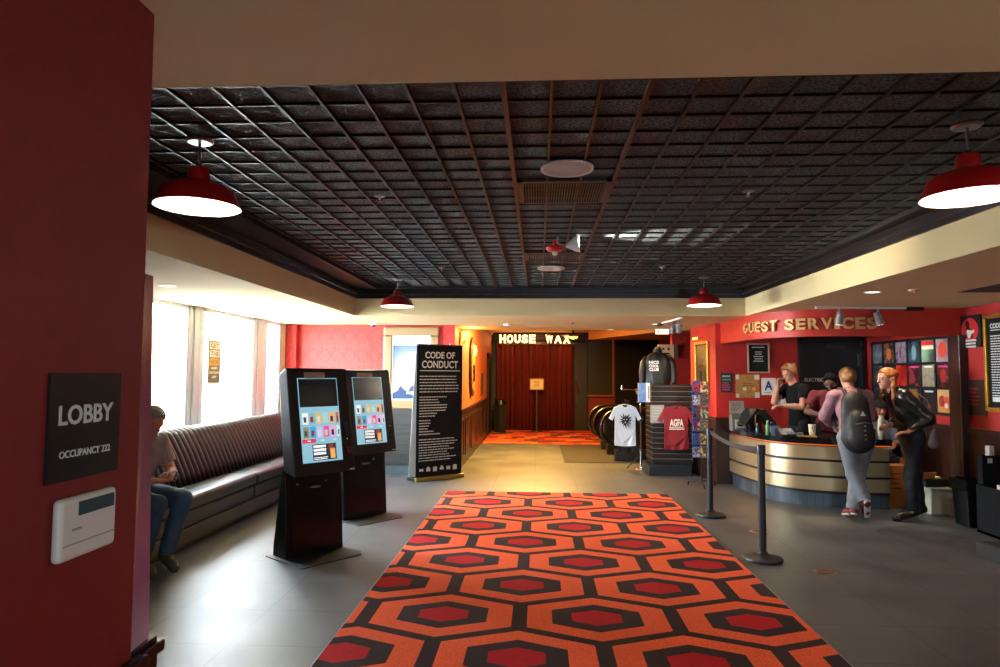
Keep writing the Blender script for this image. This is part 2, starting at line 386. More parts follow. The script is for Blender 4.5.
for i, (a, b) in enumerate(((7.69, 8.0), (9.52, 9.93))):                   # alloy cladding of the piers with grooves
    pb = MB().box(WX, WX+.02, a, a+.07, .42, ZL).box(WX, WX+.03, a+.10, b-.09, .42, ZL).box(WX, WX+.02, b-.06, b, .42, ZL)
    struct(pb.out('trim_%d' % (3+i), alum, bevel=.003))
struct(box('ground', -30, -4.6, -20, 40, -.15, -.05, mat('pavement', '#b5b1aa', .9, noise_=.1)))
ob = MB().box(-14, -13, 17, 36, 0, 6)
for k in range(8): ob.box(-13.02, -12.98, 17, 36, .55+.7*k, .58+.7*k)
tag(ob.out('building', mat('pale_siding', '#e6cf9f', .8)), 'pale cream building seen through the rightmost window pane', 'building')

rw = MB().box(-4.45, -1.36, YR, YR+.25, 0, ZL)
rw.box(-4.45, -3.97, YR-.12, YR, 0, ZL)
struct(rw.out('wall_rear', rwall))
gw = wood_mat('grey_plank', '#141312', '#302e2b', 0, .5, plank=.16)
struct(MB().box(-3.97, -1.36, YR-.02, YR, .14, 1.03).box(-3.97, -1.36, YR-.035, YR, 1.03, 1.06).out('trim_6', gw))
struct(box('baseboard_rear', -3.97, -1.36, YR-.025, YR, 0, .14, mat('slate_base', '#3c4a52', .45, noise_=.15)))
CX = -1.36
struct(box('wall_corridor', CX-.2, CX, YR+.25, YC+.2, 0, 2.86, damask('orange_wallpaper', '#a44418', '#bd662c', .5)))
wc = MB().box(CX, CX+.03, YR+.0, 17.6, 0, .96).box(CX, CX+.055, YR, 17.6, .96, 1.02)
y = YR+.25
while y < 17.2:
    wc.box(CX+.03, CX+.042, y, y+.9, .16, .2).box(CX+.03, CX+.042, y, y+.9, .80, .84)
    wc.box(CX+.03, CX+.042, y, y+.04, .2, .8).box(CX+.03, CX+.042, y+.86, y+.9, .2, .8); y += 1.15
struct(wc.out('trim_7', dwood, bevel=.004))
struct(MB().box(CX, CX+.05, YR+.26, 19.3, 2.76, 2.86).box(CX, CX+.09, YR+.26, 19.3, 2.81, 2.86).out('trim_8', mat('warm_crown', '#b87c3c', .6)))
# door on the corridor's left wall
d1 = struct(MB().box(CX, CX+.05, 17.75, 17.87, 0, 2.15).box(CX, CX+.05, 18.95, 19.07, 0, 2.15).box(CX, CX+.05, 17.75, 19.07, 2.05, 2.2).out('door_1', blackm))
box('door_leaf', CX, CX+.03, 17.87, 18.95, 0, 2.05, mat('dark_door', '#120d0b', .4), d1)
# corridor end wall
ew = MB().box(CX-.2, 9, YC, YC+.2, 0, 2.86)
struct(ew.out('wall_end', mat('end_wall_red', '#7c130f', .6)))
struct(MB().box(1.05, 1.45, YC-.12, YC, 0, 2.62).box(CX, 1.45, YC-.12, YC, 2.56, 2.86).box(CX, -1.22, YC-.12, YC, 0, 2.6).box(1.45, 9, YC-.06, YC, 0, .35).box(1.4, 9, YC-.1, YC, 2.72, 2.86).out('trim_9', mat('proscenium', '#140c0a', .5), bevel=.01))
# escalator well: dark wall behind the merchandise, red wall on the right, orange soffit
struct(box('wall_escalator', 1.86, 2.9, 16.2, 16.4, 0, 2.86, mat('dark_partition', '#0a0808', .9, spec=.1)))
struct(box('wall_merchandise', 2.62, 6, 13.2, 13.4, 0, 2.86, mat('deep_red', '#8c120c', .65, noise_=.15)))
struct(MB().prism([(1.2, 15.9), (2.6, 12.1), (6, 12.1), (6, 15.9)], 2.46, 2.86, 'xy').out('ceiling', mat('soffit_orange', '#7c4a1e', .7)))
# column and guest services recess
struct(MB().prism([(2.60, 11.55), (2.715, 10.38), (3.02, 10.38), (3.02, 11.55)], 0, ZL, 'xy').out('wall_column', mat('column_red', '#a81a10', .6, noise_=.15, nscale=4)))
struct(MB().prism([(2.585, 11.56), (2.70, 10.36), (3.03, 10.36), (3.03, 11.56)], 0, 1.0, 'xy').out('trim_10', dwood, bevel=.004))
sw = MB().box(3.02, 3.98, 10.38, 10.6, 0, ZL).box(4.88, PXW+.2, 10.38, 10.6, 0, ZL).box(3.98, 4.88, 10.38, 10.6, 2.2, ZL)
struct(sw.out('wall_service', mat('service_red', '#a81c12', .6, noise_=.15, nscale=4)))
d2 = struct(MB().box(3.94, 4.0, 10.33, 10.5, 0, 2.24).box(4.86, 4.92, 10.33, 10.5, 0, 2.24).box(3.94, 4.92, 10.33, 10.5, 2.16, 2.24).out('door_2', black, bevel=.004))
box('door_leaf', 4.0, 4.86, 10.42, 10.47, 0, 2.16, mat('door_charcoal', '#17181a', .45, noise_=.15, nscale=5), d2)
box('door_closer', 4.38, 4.66, 10.36, 10.42, 2.06, 2.12, mat('closer_grey', '#2c2c2e', .4), d2)
box('hinge', 4.845, 4.865, 10.405, 10.42, 1.78, 1.98, steel, d2); box('hinge', 4.845, 4.865, 10.405, 10.42, 1.1, 1.3, steel, d2)
sg = quad('room_sign', (4.02, 10.415, 1.53), X_, Z_, .42, .1, black, d2)
text('sign_lettering', 'ELECTRICAL', (4.23, 10.413, 1.58), X_, Z_, W=.36, H=.055, m=mat('sign_white', '#d8d4c8', .6), parent=d2, depth=.002, bold=.02)
struct(box('wall_posters', PXW, PXW+.2, -3, 10.6, 1.05, ZL, mat('poster_wall_red', '#9c160f', .6, noise_=.15, nscale=4)))
struct(MB().box(PXW-.02, PXW+.2, -3, 10.38, 0, 1.05).box(PXW-.04, PXW, -3, 10.38, 1.0, 1.06).out('trim_11', dwood, bevel=.004))
struct(MB().box(PXW-.1, PXW, 7.98, 8.2, 0, 2.12).box(PXW-.12, PXW, 7.96, 8.22, .0, .2).out('trim_12', wood_mat('pillar_wood', '#20100c', '#3d2219', 2, .4), bevel=.006))
bwm = mat('back_wall', '#8a2a1c', .7)
struct(MB().box(-4.6, 1.6, -3.1, -3, 0, 3).box(2.8, 6, -3.1, -3, 0, 3).box(1.6, 2.8, -3.1, -3, 1.8, 3).box(1.6, 2.8, -3.1, -3, 0, 1.3).out('wall_behind_camera', bwm))
fo = struct(MB().box(1.6, 2.8, -3.08, -3.02, 1.74, 1.8).box(1.6, 2.8, -3.08, -3.02, 1.3, 1.36).box(1.6, 1.66, -3.08, -3.02, 1.3, 1.8).box(2.74, 2.8, -3.08, -3.02, 1.3, 1.8).out('window_4', alum))  # unseen window, added and sized to let daylight onto the front of the lobby
box('pane', 1.66, 2.74, -3.06, -3.05, 1.36, 1.74, pglass, fo)
struct(box('wall_far_right', 6, 6.1, -3, 21, 0, 3, mat('far_wall', '#5a1c14', .7)))
struct(box('ceiling', 3.95, 4.9, 5.9, 6.5, ZL-.004, ZL+.01, mat('hatch', '#15100c', .7)))

# ---------------------------------------------------------------- curved counter and header
def smooth_path(P, n=60):
    P = [Vector((a, b, 0)) for a, b in P]; Q = [2*P[0]-P[1]]+P+[2*P[-1]-P[-2]]; out = []
    for i in range(1, len(Q)-2):
        for k in range(12):
            t = k/12.; a, b, c, d = Q[i-1], Q[i], Q[i+1], Q[i+2]
            out.append(.5*((2*b)+(c-a)*t+(2*a-5*b+4*c-d)*t*t+(3*b-a-3*c+d)*t**3))
    out.append(P[-1]); L = [0]
    for i in range(1, len(out)): L.append(L[-1]+(out[i]-out[i-1]).length)
    res = []; j = 0
    for k in range(n+1):
        s = L[-1]*k/n
        while j < len(L)-2 and L[j+1] < s: j += 1
        t = (s-L[j])/max(1e-9, L[j+1]-L[j]); res.append(out[j].lerp(out[j+1], t))
    return res, L[-1]
def strip(path, o0, o1, z0, z1, mb=None):
    """wall swept along path between offsets o0 and o1 (positive = to the right of travel)"""
    mb = mb or MB(); k0 = len(mb.v); n = len(path)
    for i, p in enumerate(path):
        d = (path[min(i+1, n-1)]-path[max(i-1, 0)]).normalized(); nr = Vector((d.y, -d.x, 0))
        for o, z in ((o0, z0), (o1, z0), (o1, z1), (o0, z1)): q = p+nr*o; mb.v.append((q.x, q.y, z))
    for i in range(n-1):
        for j in range(4):
            a = k0+i*4+j; b = k0+i*4+(j+1) % 4; mb.f.append((a, b, b+4, a+4))
    mb.f.append((k0+3, k0+2, k0+1, k0)); e = k0+4*(n-1); mb.f.append((e, e+1, e+2, e+3)); return mb
# counter: travel from the column (far) round to the right end; the public side is to the right of travel... (x decreasing side)
cp, cl_ = smooth_path([(2.93, 10.33), (2.97, 9.8), (3.07, 9.23), (3.19, 8.98), (3.38, 8.81), (3.73, 8.66), (4.0, 8.61), (4.33, 8.60)], 72)
def outw(path, o): # offset toward the public side
    n = len(path); r = []
    for i, p in enumerate(path):
        d = (path[min(i+1, n-1)]-path[max(i-1, 0)]).normalized(); r.append(p+Vector((d.y, -d.x, 0))*o)
    return r
ctr = thing('reception_counter', 'curved service counter with brass coloured bands and a black top', 'counter', (0, 0, 0))
strip(cp, -.42, -.02, .16, .80).out('carcass', mat('counter_dark', '#15100e', .5), ctr)
strip(cp, -.40, .0, .0, .17).out('tiled_base', base_tile_mat(), ctr)
brass = NT('brushed_brass'); brass.b.inputs['Base Color'].default_value = lin('#d2c198'); brass.b.inputs['Metallic'].default_value = .85; brass.b.inputs['Roughness'].default_value = .32
for z0, z1 in ((.205, .365), (.395, .565), (.595, .755)):
    strip(cp, -.02, .045, z0, z1).out('metal_band', brass.m, ctr, bevel=.006)
strip(cp, -.03, .02, .172, .785).out('band_backing', mat('backing', '#1a0e0a', .5), ctr)
strip(cp, -.05, .03, .766, .778).out('light_strip', mat('glow_strip', '#e0661c', .4, emit=.7), ctr)
strip(cp, -.68, .12, .79, .868).out('worktop', mat('worktop_black', '#101113', .12, noise_=.3, nscale=90, coat=.4), ctr, bevel=.012)

hp, hl_ = smooth_path([(2.79, 10.38), (2.79, 9.6), (2.80, 9.05), (2.93, 8.62), (3.17, 8.29), (3.55, 8.12), (4.0, 8.08), (4.5, 8.07), (PXW, 8.07)], 96)
ZH = 2.115
struct(strip(hp, -.14, .0, ZH, ZL).out('trim_13', mat('header_red', '#ae2410', .55, noise_=.06)))
let = thing('wall_lettering', 'gold GUEST SERVICES lettering on the curved red header', 'sign', (0, 0, 0))
lm = mat('letter_gold', '#c89a60', .45, .25)
word = 'GUEST SERVICES'; adv = {'G': 1.08, 'U': 1, 'E': .9, 'S': .95, 'T': .95, ' ': .55, 'R': 1, 'V': 1, 'I': .5, 'C': 1.05}
tot = sum(adv[c] for c in word)
def hs(px):   # arc parameter where the header passes a pixel column
    r = ray(px, 320); k = r.x/r.y; best = min(range(len(hp)), key=lambda i: abs(hp[i].x-k*hp[i].y)); return best/(len(hp)-1)
s0 = min(range(len(hp)), key=lambda i: abs(hp[i].y-9.12))/(len(hp)-1); s1 = hs(878); acc = 0
for ch in word:
    a = adv[ch]; s = s0+(s1-s0)*(acc+a/2)/tot; acc += a
    if ch == ' ': continue
    f = s*(len(hp)-1); i = int(f); p = hp[i].lerp(hp[i+1], f-i); d = (hp[i+1]-hp[i]).normalized(); nr = Vector((d.y, -d.x, 0))
    text('letter', ch, (p.x+nr.x*.012, p.y+nr.y*.012, 2.265), d, Z_, W=(s1-s0)*hl_*a/tot*.86, H=.135, m=lm, parent=let, depth=.03, bold=.035)

# ---------------------------------------------------------------- ceiling things
def pendant(x, y, label, e=46):
    t = thing('pendant_lamp', label, 'lamp', (x, y, ZC-.02), 0, 'red barn pendants')
    zr = -.345
    MB().lathe([(0, 0), (.062, 0), (.066, -.012), (.055, -.022), (0, -.024)]).out('canopy', steel, t, smooth='auto')
    MB().cyl((0, 0, -.02), (0, 0, -.14), .007, n=8).out('stem', steel, t)
    MB().lathe([(0, -.13), (.018, -.13), (.018, -.155), (0, -.155)]).out('socket', black, t)
    MB().lathe([(0, -.15), (.045, -.15), (.05, -.16), (.052, -.215), (.085, -.222), (.135, -.24), (.172, -.268), (.186, -.31), (.204, -.343), (.204, -.349), (.198, -.349),
                (.179, -.315), (.166, -.275), (.13, -.248), (.08, -.232), (.045, -.226), (0, -.226)], n=40).out('lamp_shade', mat('shade_red', '#8c0d0c', .3, coat=.3), t, smooth='auto')
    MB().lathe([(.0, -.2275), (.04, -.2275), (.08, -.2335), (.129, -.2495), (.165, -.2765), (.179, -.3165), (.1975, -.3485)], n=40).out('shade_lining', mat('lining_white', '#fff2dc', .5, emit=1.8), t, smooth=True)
    MB().lathe([(0, -.33), (.02, -.328), (.034, -.31), (.034, -.285), (.02, -.255), (.016, -.232)], n=20).out('bulb', mat('bulb', '#ffe6c0', .4, emit=10), t, smooth=True)
    l = light('pendant_light', 'POINT', (x, y, ZC-.02-.32), e, WHT, shadow_soft_size=.04); return t
pendant(-1.70, 3.2, 'red metal pendant lamp near the large red wall, front left')
pendant(1.985, 3.15, 'red metal pendant lamp at the front right, cut by the picture edge')
pendant(-1.74, 8.15, 'small far red pendant lamp above the self-service kiosks')
pendant(1.98, 8.05, 'small far red pendant lamp in front of the service counter header')

def ceiling_speaker(p, r, label):
    t = thing('ceiling_speaker', label, 'speaker', p, 0, 'ceiling speakers')
    MB().lathe([(r*.9, -.008), (r, -.012), (r, .0), (0, 0)], n=40).out('rim', white, t, smooth='auto')
    MB().lathe([(0, -.008), (r*.9, -.008)], n=40).out('grille', mat('speaker_mesh', '#b4b2ad', .7, bump=.3, bscale=300), t)
ceiling_speaker((.165, 3.78, ZC-.01), .152, 'large round white ceiling speaker nearest the camera')
ceiling_speaker((.144, 7.41, ZC-.01), .152, 'smaller looking round white ceiling speaker behind the red fire strobe')
def vent(x0, x1, y0, y1, label):
    t = thing('ceiling_vent', label, 'vent', (0, 0, 0), 0, 'ceiling vents')
    z = ZC-.012; fm = mat('vent_brown', '#1c1613', .45)
    MB().box(x0, x1, y0, y0+.03, z, z+.02).box(x0, x1, y1-.03, y1, z, z+.02).box(x0, x0+.03, y0, y1, z, z+.02).box(x1-.03, x1, y0, y1, z, z+.02).out('frame', fm, t)
    b = MB(); x = x0+.03
    while x < x1-.03: b.box(x, x+.006, y0+.03, y1-.03, z+.002, z+.02); x += .017
    b.out('louvre', mat('vent_grey', '#3a3936', .5), t); box('backing', x0, x1, y0, y1, z+.018, z+.022, blackm, t)
vent(-.13, .45, 4.05, 4.58, 'slotted black ceiling vent behind the nearest round speaker')
vent(-.13, .45, 6.47, 6.95, 'slotted black ceiling vent farther back near the fire strobe')
for (x, y), lb in zip(((-1.06, 4.35), (-1.08, 7.38), (1.35, 4.32), (1.36, 7.37)),
                      ('small sprinkler head on the black ceiling, near left one', 'small sprinkler head on the black ceiling, far left one', 'small sprinkler head on the black ceiling, near right one', 'small sprinkler head on the black ceiling, far right one')):
    t = thing('sprinkler_head', lb, 'sprinkler', (x, y, ZC-.006), 0, 'ceiling sprinklers')
    MB().lathe([(0, 0), (.035, 0), (.035, -.006), (.012, -.01), (.008, -.03), (0, -.03)], n=16).out('escutcheon', steel, t)
    MB().lathe([(0, -.032), (.018, -.034), (.018, -.037), (0, -.038)], n=16).out('deflector', chrome, t)
t = thing('fire_strobe', 'round red fire alarm strobe on the black ceiling', 'fire alarm', (.15, 5.9, ZC-.01))
MB().lathe([(0, 0), (.02, 0), (.02, -.05), (.075, -.052), (.082, -.065), (.068, -.09), (.03, -.1), (0, -.1)], n=28).out('housing', mat('strobe_red', '#c81414', .35), t, smooth='auto')
MB().lathe([(0, -.13), (.02, -.127), (.03, -.1)], n=16).out('strobe_lens', mat('lens_clear', '#d8d8d8', .1), t, smooth=True)
t = thing('flood_lamp', 'white cone shaped flood lamp aimed sideways along the black ceiling', 'lamp', (.24, 5.75, ZC-.01))
MB().cyl((-.07, 0, 0), (-.07, 0, -.05), .012, n=10).cyl((-.07, 0, -.05), (0, 0, -.075), .011, n=10).out('bracket', steel, t)
MB().loft([((0, 0, -.075), .012), ((.03, 0, -.07), .03), ((.075, -.004, -.063), .06), ((.11, -.008, -.056), .075)], 24, cap=True).out('lamp_head', white, t, smooth='auto')
MB().cyl((.111, -.008, -.056), (.113, -.008, -.056), .068, n=24).out('lamp_lens', mat('flood_glow', '#fff6e4', .4, emit=6), t)
light('flood_light', 'SPOT', (.38, 5.745, ZC-.15), 200, (1, .9, .72), target=(2.2, 5.9, ZC+.18), spot_size=math.radians(58), spot_blend=.8, shadow_soft_size=.03)

def downlight(p, label, e=6, col=WHT, r=.075, name='recessed_downlight'):
    t = thing(name, label, 'ceiling light', p, 0, 'recessed downlights')
    MB().lathe([(r*.8, -.004), (r, -.008), (r*1.05, 0), (0, 0)], n=24).out('trim_ring', white, t)
    MB().lathe([(0, -.003), (r*.8, -.003)], n=24).out('lens', mat('lens_glow', '#fff0d8', .5, emit=3), t)
    light('downlight', 'SPOT', (p[0], p[1], p[2]-.03), e, col, target=(p[0], p[1], 0), spot_size=math.radians(120), spot_blend=.8, shadow_soft_size=.06)
downlight((3.17, 6.48, ZL), 'recessed downlight in the low ceiling on the right, above the two customers', 45)
downlight((1.856, 10.6, ZL), 'recessed downlight beside the track lamps in the rear low ceiling', 30)
downlight((1.29, 11.9, ZL), 'recessed downlight at the far edge of the low ceiling near the dark notice board', 20)
downlight((-2.6, 8.0+1.2, ZL), 'recessed downlight in the low ceiling near the window bench', 5)
downlight((-3.4, 5.9, ZL), 'recessed downlight in the low ceiling above the seated person', 5)
downlight((3.9, 9.5, ZL), 'recessed downlight above the staff behind the counter', 45)
downlight((4.6, 8.9, ZL), 'recessed downlight near the poster rack', 40, r=.06)
t = thing('smoke_detector', 'round white smoke detector on the rear low ceiling', 'smoke detector', (-.48, 10.6, ZL))
MB().lathe([(0, 0), (.07, 0), (.072, -.02), (.05, -.035), (0, -.037)], n=24).out('cover', white, t, smooth='auto')
MB().lathe([(0, -.05), (.012, -.048), (.014, -.036)], n=12).out('sensor', mat('sensor_grey', '#777777', .4), t)
tag(MB().lathe([(0, 0), (.03, 0), (.03, -.008), (.01, -.02), (0, -.03)], (.54, 10.4, ZL), n=16).out('sprinkler_head', steel), 'tiny sprinkler head on the rear low ceiling beam', 'sprinkler')
t = thing('smoke_sensor', 'small flat ceiling sensor with a red indicator light on the right', 'sensor', (3.45, 6.3, ZL))
MB().lathe([(0, 0), (.05, 0), (.05, -.01), (.03, -.02), (0, -.02)], n=20).out('cover', mat('sensor_beige', '#b8aa8c', .5), t)
MB().lathe([(0, -.026), (.006, -.024), (.008, -.02)], n=10).out('indicator', mat('led_red', '#ff2a10', .4, emit=3), t)

def track(name, p0, p1, heads, label):
    t = thing(name, label, 'track lights', (0, 0, 0))
    p0 = Vector(p0); p1 = Vector(p1); d = (p1-p0).normalized(); n = d.cross(Z_)
    MB().obox((p0+p1)/2-Z_*.012, d, n, Z_, (p1-p0).length/2, .017, .012).out('rail', mat('track_alloy', '#dcdcd8', .4), t)
    MB().obox(p1-d*.1-Z_*.02, d, n, Z_, .1, .022, .02).out('feed_box', blackm, t)
    for (f, tg) in heads:
        q = p0.lerp(p1, f); tg = Vector(tg); hc = q-Z_*.13; a = (tg-hc).normalized()
        h = MB().cyl(q-Z_*.024, q-Z_*.06, .013, n=12).cyl(q-Z_*.045, q-Z_*.05, .022, n=12)
        s = a.cross(Z_).normalized()*.043
        h.tube([hc+s, hc+s+Z_*.03, q-Z_*.075+s*.5, q-Z_*.06, q-Z_*.075-s*.5, hc-s+Z_*.03, hc-s], .0045, 8)
        ho = h.out('lamp_bracket', mat('head_alloy'), t, smooth='auto')
        MB().loft([(hc-a*.07, .018), (hc-a*.065, .036), (hc-a*.03, .038), (hc-a*.028, .034), (hc-a*.022, .034), (hc-a*.02, .040), (hc+a*.05, .041), (hc+a*.075, .044)], 20).out('lamp_head', mat('head_alloy', '#c9c9c6', .3, .35), t, smooth='auto')
        MB().cyl(hc+a*.076, hc+a*.078, .036, n=20).out('lamp_lens', mat('lens_glow', emit=3), t)
        light('track_spot', 'SPOT', hc+a*.09, 60, (1, .8, .52), target=tg, spot_size=math.radians(48), spot_blend=.6, shadow_soft_size=.03)
track('track_light', (3.20, 7.86, ZL), (4.44, 7.94, ZL), [(.22, (3.45, 8.25, .6)), (.58, (4.3, 8.0, 1.3))], 'alloy track with two chrome spot heads in front of the red header')
track('track_light', (1.98, 9.3, ZL), (1.88, 10.5, ZL), [(.35, (2.2, 11.5, 1.1)), (.12, (2.35, 10.8, .9))], 'alloy track with two chrome spot heads above the shirt display')

t = thing('security_camera', 'white dome security camera on the ceiling above the kiosks', 'security camera', (-2.57, 10.3, ZL))
MB().lathe([(0, 0), (.06, 0), (.062, -.03), (.05, -.045), (0, -.045)], n=24).out('housing', white, t, smooth='auto')
MB().lathe([(.036, -.045), (.034, -.06), (.02, -.074), (0, -.078)], n=20).out('dome_lens', gloss, t, smooth=True)

# ---------------------------------------------------------------- near left wall things
sx = -.85
t = thing('room_sign', 'black plaque on the large red wall reading LOBBY OCCUPANCY 222', 'sign', (sx, 1.115, 1.453))
quad('plaque', (.006, 0, 0), Y_, Z_, .197, .193, mat('plaque_black', '#0b1210', .25), t, t=.006, bevel=.001)
gs = mat('sign_grey', '#b5b5ad', .6)
text('lettering', 'LOBBY', (.0065, .097, .118), Y_, Z_, W=.150, H=.036, m=gs, parent=t, depth=.001, bold=.02)
text('lettering', 'OCCUPANCY 222', (.0065, .097, .048), Y_, Z_, W=.14, H=.0135, m=gs, parent=t, depth=.001, bold=.015)
t = thing('alarm_keypad', 'white alarm keypad with small grey screen below the lobby plaque', 'keypad', (sx, 1.135, 1.312))
MB().box(0, .020, 0, .158, 0, .112).out('housing', mat('keypad_white', '#bdb9b0', .45), t, bevel=.012, seg=4)
MB().box(.0195, .0215, .045, .145, .077, .102).out('display', mat('lcd', '#33454a', .2), t)
MB().box(.019, .0212, .008, .150, .028, .03).out('flap_seam', mat('seam', '#8a867c', .6), t)
MB().box(.0195, .0208, .03, .055, .052, .056).out('logo_mark', mat('seam'), t)
t = thing('standing_poster', 'glossy reddish purple picture panel standing past the end of the red wall', 'poster', (-.868, 1.395, 1.045))
t2 = NT('panel_print'); tcn = t2.n('ShaderNodeTexCoord'); sp = t2.n('ShaderNodeSeparateXYZ'); t2.l(tcn.outputs['Object'], sp.inputs[0])
f = t2.math('ADD', t2.math('MULTIPLY', sp.outputs[2], .8), .08)
t2.l(t2.ramp(f, [(0, '#b9a6b4'), (.2, '#77506e'), (.5, '#702b45'), (.9, '#842430')], 'LINEAR'), t2.b.inputs['Base Color']); t2.b.inputs['Roughness'].default_value = .25
MB().add([(0, 0, 0), (.01, .0, 0), (.0, .09, 0), (-.01, .09, 0), (0, 0, .82), (.01, 0, .82), (.0, .055, .82), (-.01, .055, .82)], [(0, 3, 2, 1), (4, 5, 6, 7), (0, 1, 5, 4), (1, 2, 6, 5), (2, 3, 7, 6), (3, 0, 4, 7)]).out('panel', t2.m, t)
MB().box(-.03, .012, .01, .10, 0, .012).out('foot', black, t)

# ---------------------------------------------------------------- window bench
bn = thing('banquette_bench', 'long black and oxblood channel-tufted banquette bench under the windows', 'bench', (0, 0, 0))
lea = mat('bench_leather', '#0c0708', .38, noise_=.2, nscale=6, spec=.35); leb = mat('bench_black_vinyl', '#09090b', .4, spec=.35)
y0, y1 = 4.7, 10.70
MB().box(-4.0, -3.30, y0, y1, 0, .07).box(-4.0, -3.22, y0, y1, .07, .21).out('base', mat('bench_base', '#0e0e10', .4), bn, bevel=.01)
ys = [y0, 5.9, 7.55, 9.2, y1]
for a, b in zip(ys[:-1], ys[1:]):
    MB().box(-3.93, -3.235, a+.004, b-.004, .21, .36).out('front_panel', leb, bn, bevel=.02, seg=3)
    MB().box(-3.93, -3.20, a+.003, b-.003, .36, .50).out('seat_cushion', lea, bn, bevel=.045, seg=4)
bk = MB(); n = int((y1-y0)/.098); nn = n*8; prof = []
for k in range(nn+1):
    yy = y0+(y1-y0)*k/nn; ph = (k % 8)/8.; bulge = .028*math.sin(PI*ph)**.6
    prof.append([(-3.55+bulge, yy, .47), (-3.60+bulge, yy, .62), (-3.68+bulge, yy, .80), (-3.76+bulge, yy, .95), (-3.80+bulge*.9, yy, 1.01+bulge*.3), (-3.86, yy, 1.045+bulge*.3), (-3.94, yy, 1.04+bulge*.2), (-3.99, yy, 1.0), (-4.0, yy, .47)])
vs = [v for p in prof for v in p]; K = 9
fs = [(i*K+j, i*K+(j+1) % K, (i+1)*K+(j+1) % K, (i+1)*K+j) for i in range(nn) for j in range(K)]
bk.add(vs, fs+[tuple(range(K))[::-1], tuple(nn*K+j for j in range(K))]).out('backrest', lea, bn, smooth=True)

# window sticker: advert on the glass
t = thing('window_sign', 'narrow brown sign with cream and orange tiles stuck on the middle window', 'sign', (WX-.05, 0, 0))
a = atx(213, 386, WX-.05); b = atx(228, 386, WX-.05); c = atx(218, 341, WX-.05)
yy0, yy1, zz0, zz1 = 8.28, 8.62, 1.50, 2.06
quad('sheet', (.004, yy0, zz0), Y_, Z_, yy1-yy0, zz1-zz0, mat('sign_brown', '#7c6a50', .7), t, t=.004)
for r, (s, cc) in enumerate((('GET', '#e8dcc0'), ('THE', '#e8dcc0'), ('NEW', '#d89838'))):
    zc = zz1-.07-.105*r
    quad('letter_tile', (.005, yy0+.035, zc-.045), Y_, Z_, .27, .09, mat('tile_'+cc[1:], cc, .7), t, t=.001)
    text('lettering', s, (.0055, (yy0+yy1)/2, zc), Y_, Z_, W=.22, H=.06, m=mat('sign_brown'), parent=t, depth=.001, bold=.02)
for s, zc, W in (('ALAMO', zz1-.36, .16), ('DRAFTHOUSE', zz1-.42, .26), ('APP', zz1-.475, .12)):
    text('lettering', s, (.005, (yy0+yy1)/2, zc), Y_, Z_, W=W, H=.032, m=mat('tile_e8dcc0'), parent=t, depth=.001, bold=.02)

# ---------------------------------------------------------------- carpets and mat
cz = MB(); cz.box(-1.262, 1.775, .3, 9.38, 0, .008)
tag(cz.out('hexagon_rug', carpet_mat()), 'long red, orange and charcoal hexagon patterned carpet in the middle of the lobby', 'carpet')
tag(box('edge_strip', 1.775, 1.783, .3, 9.38, 0, .009, steel), 'thin metal edging strip along the right side of the hexagon carpet', 'edging')
tag(box('edge_strip', -1.27, -1.262, .3, 9.38, 0, .009, steel), 'thin metal edging strip along the left side of the hexagon carpet', 'edging')
tag(box('plank_rug', CX+.06, 3.4, 15.8, YC-.1, 0, .01, plank_carpet_mat()), 'orange and brown block patterned carpet before the red curtain', 'carpet')
tag(box('floor_mat', .50, 2.3, 12.6, 15.7, 0, .008, mat('mat_brown', '#2b2622', .95, noise_=.2, nscale=30)), 'dark rectangular floor mat in front of the escalators', 'mat')
for (x, y), lb in (((2.41, 5.857), 'round brass floor outlet cover nearest the camera, right of the carpet'), ((2.33, 7.30), 'round floor outlet cover just behind the nearest belt post')):
    t = thing('floor_outlet', lb, 'floor outlet', (x, y, 0), 0, 'floor outlets')
    MB().lathe([(0, .001), (.075, .001), (.09, .004), (.095, .0)], n=28).out('ring', mat('outlet_brass', '#9a8a6c', .3, .9), t)
    MB().lathe([(0, .0045), (.062, .0045), (.064, .001)], n=24).out('cover', mat('outlet_brown', '#5a3a26', .5), t)

